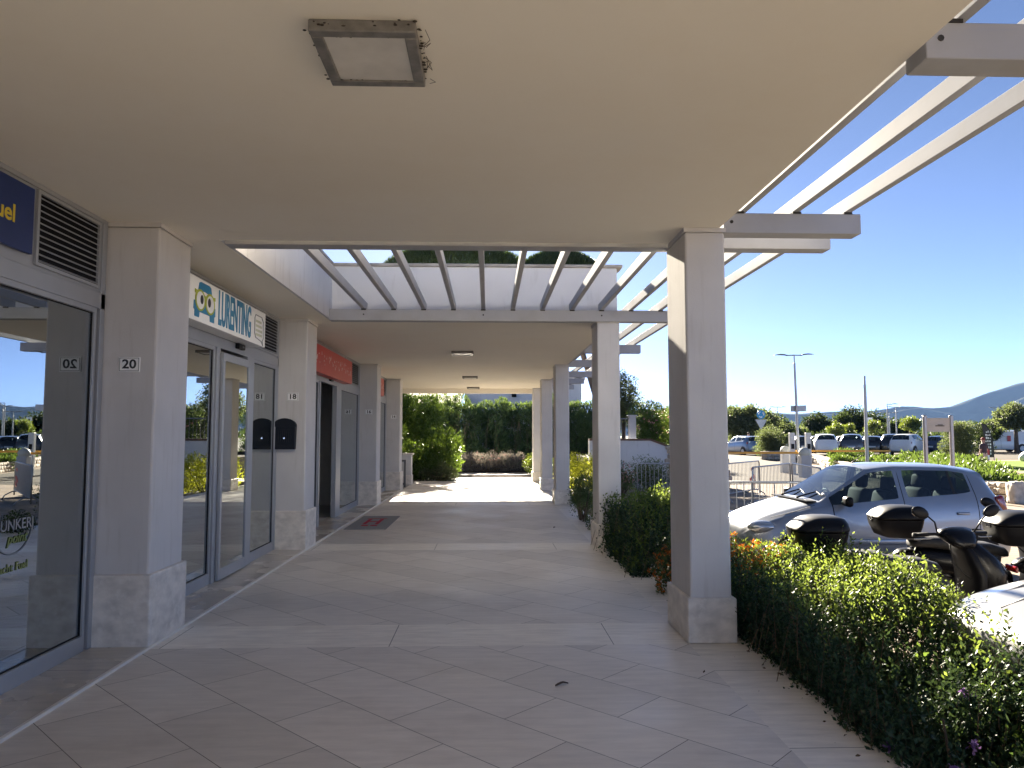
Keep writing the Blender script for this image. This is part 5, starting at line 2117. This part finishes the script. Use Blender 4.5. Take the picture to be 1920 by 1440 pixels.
shrub('lavender_bed', 'low bed of faded grey-pink lavender in front of the tall hedge', 'flower bed', cs, rs, 9000, .10, G_LAV, up=1.6, ratio=.12, base=.05, flowers=(G_FLOW_P, 60, .03, .55))
c, r = ell(2.3, 30.2, .42, .75, .6, .4, 26, .26)
shrub('shrub', 'dark green rounded shrub at the right end of the lavender bed', 'shrub', c, r, 7000, .07, G_HEDGE, base=.0)
c, r = ell(-1.75, 26.4, .22, .55, .35, .25, 16, .2)
shrub('shrub', 'low blue-grey shrub at the foot of the big bush', 'shrub', c, r, 4200, .06, G_OLIVE, base=0)

# low pier and dark gate beyond number 14
t = thing('garden_pier', 'low white garden pier with a cap beside the big bush', 'pier', (-2.72, 24.4, 0))
m = MB()
m.box(-.5, .22, -.2, .2, 0, .97, .012, 2)
m.build('shaft', PLASTER_W, t)
m = MB()
m.box(-.55, .27, -.25, .25, .971, 1.03, .008)
m.build('cap', TRAV, t)
m = MB()
m.box(-.53, .24, -.225, .225, .001, .32, .008)
m.build('plinth', TRAV, t)
t = thing('metal_gate', 'dark metal gate frame standing before the low pier', 'gate', (-2.84, 23.2, 0))
m = MB()
for q in (-.25, .25):
    m.box(q - .03, q + .03, -.03, .03, 0, .85)
m.box(-.25, .25, -.03, .03, .79, .85)
m.box(-.25, .25, -.03, .03, .08, .13)
m.build('frame', ALU_D, t)
m = MB()
for k in range(1, 5):
    m.cyl((-.25 + k * .1, 0, .13), (-.25 + k * .1, 0, .79), .008, seg=6)
m.build('bars', ALU_D, t)

# white house behind the hedge, dark shed beside it
t = thing('white_house', 'white rendered house wall showing above the tall oleander hedge', 'house', (2.0, 44, 0))
m = MB()
m.box(-3.4, 3.6, 0, 6, 0, 4.9)
m.build('wall', PLASTER, t)
m = MB()
m.box(-3.6, 3.8, -.25, 6.2, 4.9, 5.1)
m.build('roof', TRAV, t)
m = MB()
m.obox((-.45, -.18, 4.0), (.28, .32, .14), (rad(20), 0, 0), .03, 2)
m.build('wall_lamp', BLACK, t)
t = thing('garden_shed', 'dark timber lean-to roof in shade behind the big bush', 'shed', (-4.6, 41, 0))
m = MB()
m.box(-3, 2.9, 0, 4, 0, 3.2)
m.build('wall', mat('dark timber', (0.035, 0.025, 0.02), 0.9), t)
m = MB()
m.loft([[(-3.3, -.6, 3.25), (3.1, -.6, 3.25), (3.1, -.6, 3.38), (-3.3, -.6, 3.38)], [(-3.3, 4.3, 4.4), (3.1, 4.3, 4.4), (3.1, 4.3, 4.53), (-3.3, 4.3, 4.53)]])
m.build('roof', mat('old tile brown', (0.09, 0.05, 0.035), 0.9), t)

# terrace with ramp wall, post and gate to the right of the arcade end
t = thing('terrace_wall', 'white sloping terrace wall with a brown coping beyond the second pillar', 'wall', (5.6, 27.0, GZ))
m = MB()
m.prism([(-1.9, 0), (2.4, 0), (2.4, .95), (.35, 1.72), (-1.9, 1.72)], 'xz', -.12, .12)
m.build('wall', PLASTER, t)
m = MB()
m.prism([(-1.9, 1.722), (.35, 1.722), (2.4, .952), (2.4, 1.02), (.36, 1.79), (-1.9, 1.79)], 'xz', -.16, .16)
m.build('coping', mat('brown coping', (0.14, 0.08, 0.055), 0.8), t)
t = thing('gate_post', 'white square gate post with dark gate on the terrace', 'gate post', (5.42, 27.6, GZ + 1.6))
m = MB()
m.box(-.13, .13, -.13, .13, 0, 1.03, .01)
m.build('post', WHITEM, t)
m = MB()
m.box(-.17, .17, -.17, .17, 1.031, 1.08, .01)
m.build('cap', WHITEM, t)
m = MB()
for k in range(6):
    m.cyl((-.95 + k * .14, 0, 0), (-.95 + k * .14, 0, .95), .01, seg=6)
m.box(-1.0, -.13, -.02, .02, .92, .96)
m.box(-1.0, -.13, -.02, .02, .04, .08)
m.build('gate', ALU_D, t)
m = MB()
m.box(-1.9, 3.0, 0, 14, 0, 1.2)
o = tag(m.build('terrace', SOIL), kind='structure')
o.location = (5.6, 27.15, GZ)
o.scale = (1, 1, .9)
stone_wall('low rubble terrace wall below the pink oleander', [(6.6, 27.0), (8.5, 26.9)], 1.45, .4)
cs, rs = box_clumps(6.1, 8.0, 30.0, 31.2, 1.0, 2.7, .5)
shrub('oleander_bush', 'oleander with pink blossom on the terrace left of the near pillar', 'bush', cs, rs, 12000, .11, G_OLEA, ratio=.25, base=.8, flowers=(G_FLOW_P, 70, .06, 1.7))
tree('olive_tree', 'loose grey-green tree rising behind the second pillar', 'tree', (6.3, 34, .6), 4.2, (0, 0, 2.5), (.85, .85, 1.55), 9000, .10, G_OLIVE, 46, .33, trunk_r=.09)
tree('olive_tree', 'smaller olive tree just right of the loose grey-green tree', 'tree', (8.6, 38, .5), 3.0, (0, 0, 1.7), (1.2, 1.0, 1.1), 7000, .10, G_OLIVE, 36, .4, trunk_r=.09)
tree('olive_tree', 'low olive tree half hidden behind the near pillar', 'tree', (11.0, 44, .3), 3.0, (0, 0, 1.6), (1.6, 1.0, 1.2), 7000, .10, G_OLIVE, 36, .45, trunk_r=.1)

# clipped umbrella pines and a tiled eave above the parapet
for lab, px, d, rx, z0 in (('broad clipped dome of an umbrella pine above the parapet', 855, 50, 5.5, 14.6), ('smaller clipped dome of an umbrella pine on the right above the parapet', 1050, 50, 3.4, 14.2)):
    x = (px - 915) / 1380 * d
    t = thing('umbrella_pine', lab, 'tree', (x, d, 0), 0, 'clipped umbrella pines behind the parapet')
    n = 38000
    d_ = rnd_dirs(n)
    d_[:, 2] = np.abs(d_[:, 2]) * (RNG.random(n) > .12) - .25 * (RNG.random(n) > .9)
    P = np.array([0, 0, z0 - 3.0]) + d_ * np.array([rx, rx * .8, 3.0]) * (.86 + .16 * RNG.random((n, 1)))
    leaf_object('crown', P, d_ * .7 + RNG.normal(size=(n, 3)) * .35 + [0, 0, .9], .32, leaf_mat('pine needles', (0.022, 0.042, 0.016), (0.045, 0.075, 0.026), (.08, .13, .02), trans=.2), t, .16)
    m = MB()
    lx = -6.5 if x < 0 else 3.0
    m.tube([(lx, 0, 0), (lx * .85, 0, 4), (lx * .35, 0, z0 - 5.2), (0, 0, z0 - 3.6)], [.26, .22, .18, .15], 10)
    for k in range(7):
        a = k * .9
        m.tube([(0, 0, z0 - 4.2), (math.cos(a) * rx * .5, math.sin(a) * rx * .4, z0 - 3.2), (math.cos(a) * rx * .8, math.sin(a) * rx * .65, z0 - 2.6)], [.1, .07, .04], 6)
    m.build('trunk', BARK, t, smooth=True)
t = thing('upper_house', 'corner of a tiled eave with white gutter and chimney above the parapet', 'house', (-6.7, 24.0, 0))
m = MB()
m.box(-6, 1.25, 0, 6, 0, 7.0)
m.build('wall', PLASTER, t)
m = MB()
m.loft([[(-6, -.55, 7.35), (1.55, -.55, 7.05), (1.55, -.55, 7.17), (-6, -.55, 7.47)], [(-6, 6.4, 8.6), (1.55, 6.4, 8.3), (1.55, 6.4, 8.42), (-6, 6.4, 8.72)]])
rf = m.build('roof', mat('roof tile brown', (0.16, 0.075, 0.05), 0.85, var=.25, scale=12), t)
m = MB()
m.tube([(-6, -.62, 7.33), (1.6, -.62, 7.03), (1.62, -.5, 6.9), (1.3, -.1, 6.75), (1.28, -.05, 6.0)], .06, 8)
m.build('gutter', mat('gutter grey', (0.10, 0.095, 0.09), 0.5), t)
m = MB()
m.box(.85, 1.22, -.42, -.02, 6.4, 6.98)
m.build('bracket', WHITEM, t)

# dead leaves dropped along the edge of the planting
n = 150
P = np.stack([2.04 - np.abs(RNG.normal(size=n)) * .16, RNG.uniform(2.2, 11, n), np.full(n, .003)], 1)
D = np.stack([RNG.normal(size=n), RNG.normal(size=n), RNG.random(n) * .15], 1)
o = leaf_object('leaf_litter', P, D, .012 + .022 * RNG.random(n), mat('dead leaf', (0.10, 0.065, 0.035), 0.9, var=.4, scale=30), None, .5)
tag(o, 'scatter of small dead leaves along the stone border beside the hedge', 'leaf litter', kind='stuff')

# ------------------------------------------------------------------ car-park planting and distant trees
bed = []
P0, P1, P2, P3 = (15.3, 21.6), (25.0, 38.2), (29.0, 46.0), (21.9, 46.0)
def in_bed(x, y):
    q = [P0, P1, P2, P3]
    s_ = 0
    for a, b in zip(q, q[1:] + q[:1]):
        if (b[0] - a[0]) * (y - a[1]) - (b[1] - a[1]) * (x - a[0]) < 0:
            s_ += 1
    return s_ == 0
LB = 'laurel bushes planted in the stone-walled bed'
labs = {}
spots = [('laurel bush at the near corner of the walled bed by the stone blocks', 15.9, 23.0, .95), ('laurel bush left of the information board posts', 15.6, 25.6, .9), ('laurel bush between the information board and the path', 17.6, 26.3, .95),
         ('laurel bush in mid bed right of the information board', 19.4, 29.6, 1.0), ('laurel bush behind the roof of the silver car', 17.0, 28.8, .9), ('laurel bush behind the plain grey pole', 18.9, 33.0, .9),
         ('laurel bush near the walking person', 21.6, 33.4, 1.0), ('laurel bush under the box hedge', 23.7, 37.0, 1.0), ('laurel bush right of the plain grey pole', 21.0, 37.0, .85),
         ('laurel bush left of the plain grey pole', 20.2, 39.4, .85), ('laurel bush at the far left tip of the walled bed', 22.0, 44.4, .9), ('laurel bush at the back of the walled bed', 24.6, 41.4, .95)]
for lab, x, y, h in spots:
    h *= .78
    cs, rs = ell(x, y, gz(x, y) + h * .45, 1.25, 1.25, h * .42, 26, .34)
    cs = [[p[0], p[1], max(p[2], gz(x, y) + .1)] for p in cs]
    shrub('laurel_bush', lab, 'bush', cs, rs, 5600, .15, G_BRIGHT, LB, up=.9, ratio=.34, base=gz(x, y))
cs, rs = box_clumps(28.7, 29.9, 44.4, 46.0, .0, 2.35, .36, .3)
shrub('box_hedge', 'big square clipped hedge left of the feather flag', 'hedge', cs, rs, 16000, .10, G_OLIVE, up=.4, base=gz(29, 45))
c, r = ell(19.9, 50.8, 1.0, 1.15, 1.0, 1.0, 60, .38)
shrub('rounded_bush', 'rounded bush in front of the roundabout sign', 'bush', c, r, 14000, .11, G_OLIVE, base=gz(20, 51))
cs, rs = box_clumps(40.5, 44.6, 63.5, 65, .2, 2.6, .6)
shrub('dark_hedge', 'dark clipped hedge seen under the information board', 'hedge', cs, rs, 9000, .16, G_TREE, base=gz(42, 64))
BT = 'holm oaks behind the far car park'
for lab, px, d, hh, rw, m_, cl in (('tall pale green tree at the left end of the row, right beside the near pillar', 1398, 78, 4.3, 2.3, G_OLIVE, .8), ('spreading green tree left of the roundabout sign', 1425, 84, 3.9, 2.6, G_OLIVE, .8),
        ('darker low tree behind the roundabout sign', 1448, 88, 3.0, 2.0, G_TREE, .8), ('grey bushy tree behind the tall street lamp', 1487, 92, 2.2, 2.0, G_OLIVE, .8),
        ('dark round holm oak right of the tall street lamp', 1539, 96, 3.7, 1.7, G_TREE, .9), ('broad dark holm oak left of the plain pole', 1612, 98, 4.4, 2.6, G_TREE, .9),
        ('second dark holm oak close left of the plain pole', 1586, 96, 3.5, 1.2, G_TREE, .9), ('dark holm oak right of the plain pole', 1655, 97, 3.7, 1.6, G_TREE, .9),
        ('low dark tree behind the black hatchback', 1692, 90, 2.6, 1.6, G_TREE, .8)):
    x = (px - 915) / 1380 * d
    tree('holm_oak', lab, 'tree', (x, d, gz(x, d)), hh, (0, 0, hh * .55 + .3), (rw, rw * .7, hh * .48), 9000, .30, m_, 60, cl, BT, trunk_r=.25)
for lab, px, d, hh, rw in (('olive tree with a silvery crown at the right edge behind the van', 1925, 62, 4.0, 1.7), ('small round tree left of the white van', 1874, 66, 2.6, .8)):
    x = (px - 915) / 1380 * d
    tree('olive_tree', lab, 'tree', (x, d, gz(x, d)), hh, (0, 0, hh * .74), (rw, rw * .8, hh * .26), 9000, .2, G_OLIVE, 50, .5, None, trunk_r=.16)
YT = 'small round-headed trees in the car park'
for lab, px, d, hh, rw in (('small round-headed tree left of the white sign', 1577, 68, 2.7, .85), ('second small round-headed tree left of the white sign', 1598, 72, 2.6, .8),
        ('small round-headed tree left of the close pair of lamps', 1645, 70, 2.8, .8), ('small dark lollipop tree left of the information board', 1718, 60, 3.0, .72)):
    x = (px - 915) / 1380 * d
    tree('young_tree', lab, 'tree', (x, d, gz(x, d)), hh, (0, 0, hh - rw * .8), (rw, rw, rw * .85), 3000, .14, G_HEDGE, 22, .3, YT, trunk_r=.06)
cs, rs = box_clumps(30, 74, 88, 90, .2, 1.7, 1.1)
o = shrub('shrubbery', 'dark hedge line running behind the far car park', 'hedge', cs, rs, 26000, .34, G_TREE, base=gz(50, 89))
# far woodland so that the plain reads as scrub, as one mass
n = 1500
P = np.stack([RNG.uniform(-300, 900, n), RNG.uniform(150, 900, n), RNG.uniform(0, 1, n)], 1)
P = P[(P[:, 0] / P[:, 1] > .2) | (P[:, 0] < -60)]
cen, rr_ = P * [1, 1, 0] + [0, 0, 1.2], 1.6 + 1.4 * RNG.random(len(P))
Q, d = clump_cloud(60000, cen, rr_, .6)
o = leaf_object('far_woodland', Q, d + [0, 0, .4], 1.1, G_TREE, None, .6)
tag(o, 'scattered scrub woodland on the plain far beyond the car park', 'woodland', kind='stuff')

# ------------------------------------------------------------------ hills
def ridge(name, prof, d, depth, m, seed, amp):
    """A hill range: skyline heights given along its bearing, falling to the plain towards the camera."""
    rr = np.random.default_rng(seed)
    nx, ny = 200, 26
    a = np.array(prof, float)
    bx = np.linspace(a[0, 0], a[-1, 0], nx)
    hz_ = np.interp(bx, a[:, 0], a[:, 1])
    k = np.arange(nx)
    fine = sum(np.sin(k * f + rr.random() * 9) * amp / (i + 1) for i, f in enumerate((.21, .47, .9, 1.7)))
    bm = bmesh.new()
    g = []
    for j in range(ny):
        t_ = j / (ny - 1)
        row = []
        for i in range(nx):
            yy = d - max(250, 2.1 * hz_[i] * d) * (1 - t_)
            X = bx[i] * d
            e = t_
            gul = math.sin(i * .33 + j * .25) * math.cos(i * .17 - j * .4) * (1 - t_) * t_ * 4
            z = max(0, (hz_[i] * d + fine[i] * d) * e + gul * .010 * d * hz_[i] / .04)
            row.append(bm.verts.new((X * (1 - .25 * (1 - t_) * 0), yy, z - 3 * (1 - t_))))
        g.append(row)
    for j in range(ny - 1):
        for i in range(nx - 1):
            bm.faces.new((g[j][i], g[j][i + 1], g[j + 1][i + 1], g[j + 1][i]))
    # back slope
    back = [bm.verts.new((bx[i] * d, d + depth * .6, -2)) for i in range(nx)]
    for i in range(nx - 1):
        bm.faces.new((g[-1][i], g[-1][i + 1], back[i + 1], back[i]))
    me = bpy.data.meshes.new(name)
    bm.to_mesh(me)
    bm.free()
    for p in me.polygons:
        p.use_smooth = True
    me.materials.append(m)
    return tag(link(bpy.data.objects.new(name, me)), kind='structure')


HILL = mat('scrub hillside', (0.035, 0.045, 0.035), 0.95, spec=0.05, var=0.35, scale=0.006, detail=9)
def sky(px, py):
    return ((px - 915) / 1380, (817 - py) / 1380)
ridge('hills', [(-1.2, .02), (-.6, .03), (-.2, .028), (.1, .03)] + [sky(*p) for p in ((1350, 762), (1400, 768), (1450, 775), (1500, 776), (1560, 772), (1600, 771), (1650, 770), (1690, 763), (1720, 760), (1760, 762), (1800, 760), (1830, 752), (1850, 742), (1880, 731), (1905, 725), (1940, 715), (2020, 705), (2150, 720), (2400, 740), (2900, 760))], 5200, 2600, HILL, 3, .0009)
# town at the foot of the hills, too far off to count
m = MB()
rr = random.Random(12)
for k in range(420):
    y = rr.uniform(2300, 3300)
    b = rr.uniform(.34, .95)
    x = b * y
    s_ = rr.uniform(5, 16)
    h = rr.uniform(4, 10)
    m.box(x, x + s_, y, y + s_, -2, h + (y - 2600) * .02 if y > 2600 else h)
o = m.build('distant_town', mat('town walls', (0.22, 0.20, 0.19), 0.8, var=.3, scale=.02))
tag(o, 'pale distant town spread along the foot of the hills', 'town', kind='stuff')

# ------------------------------------------------------------------ air
m = MB()
m.box(-14500, 14500, -600, 16500, -8, 440)
hz = m.build('haze', bpy.data.materials.new('haze air'))
hm = hz.data.materials[0]
hm.use_nodes = True
hn = hm.node_tree
hn.nodes.remove(hn.nodes['Principled BSDF'])
pv = hn.nodes.new('ShaderNodeVolumePrincipled')
pv.inputs['Color'].default_value = (0.13, 0.22, 0.42, 1)
pv.inputs['Density'].default_value = 0.00006
pv.inputs['Anisotropy'].default_value = 0.0
hn.links.new(pv.outputs[0], hn.nodes['Material Output'].inputs['Volume'])
hz['kind'] = 'stuff'
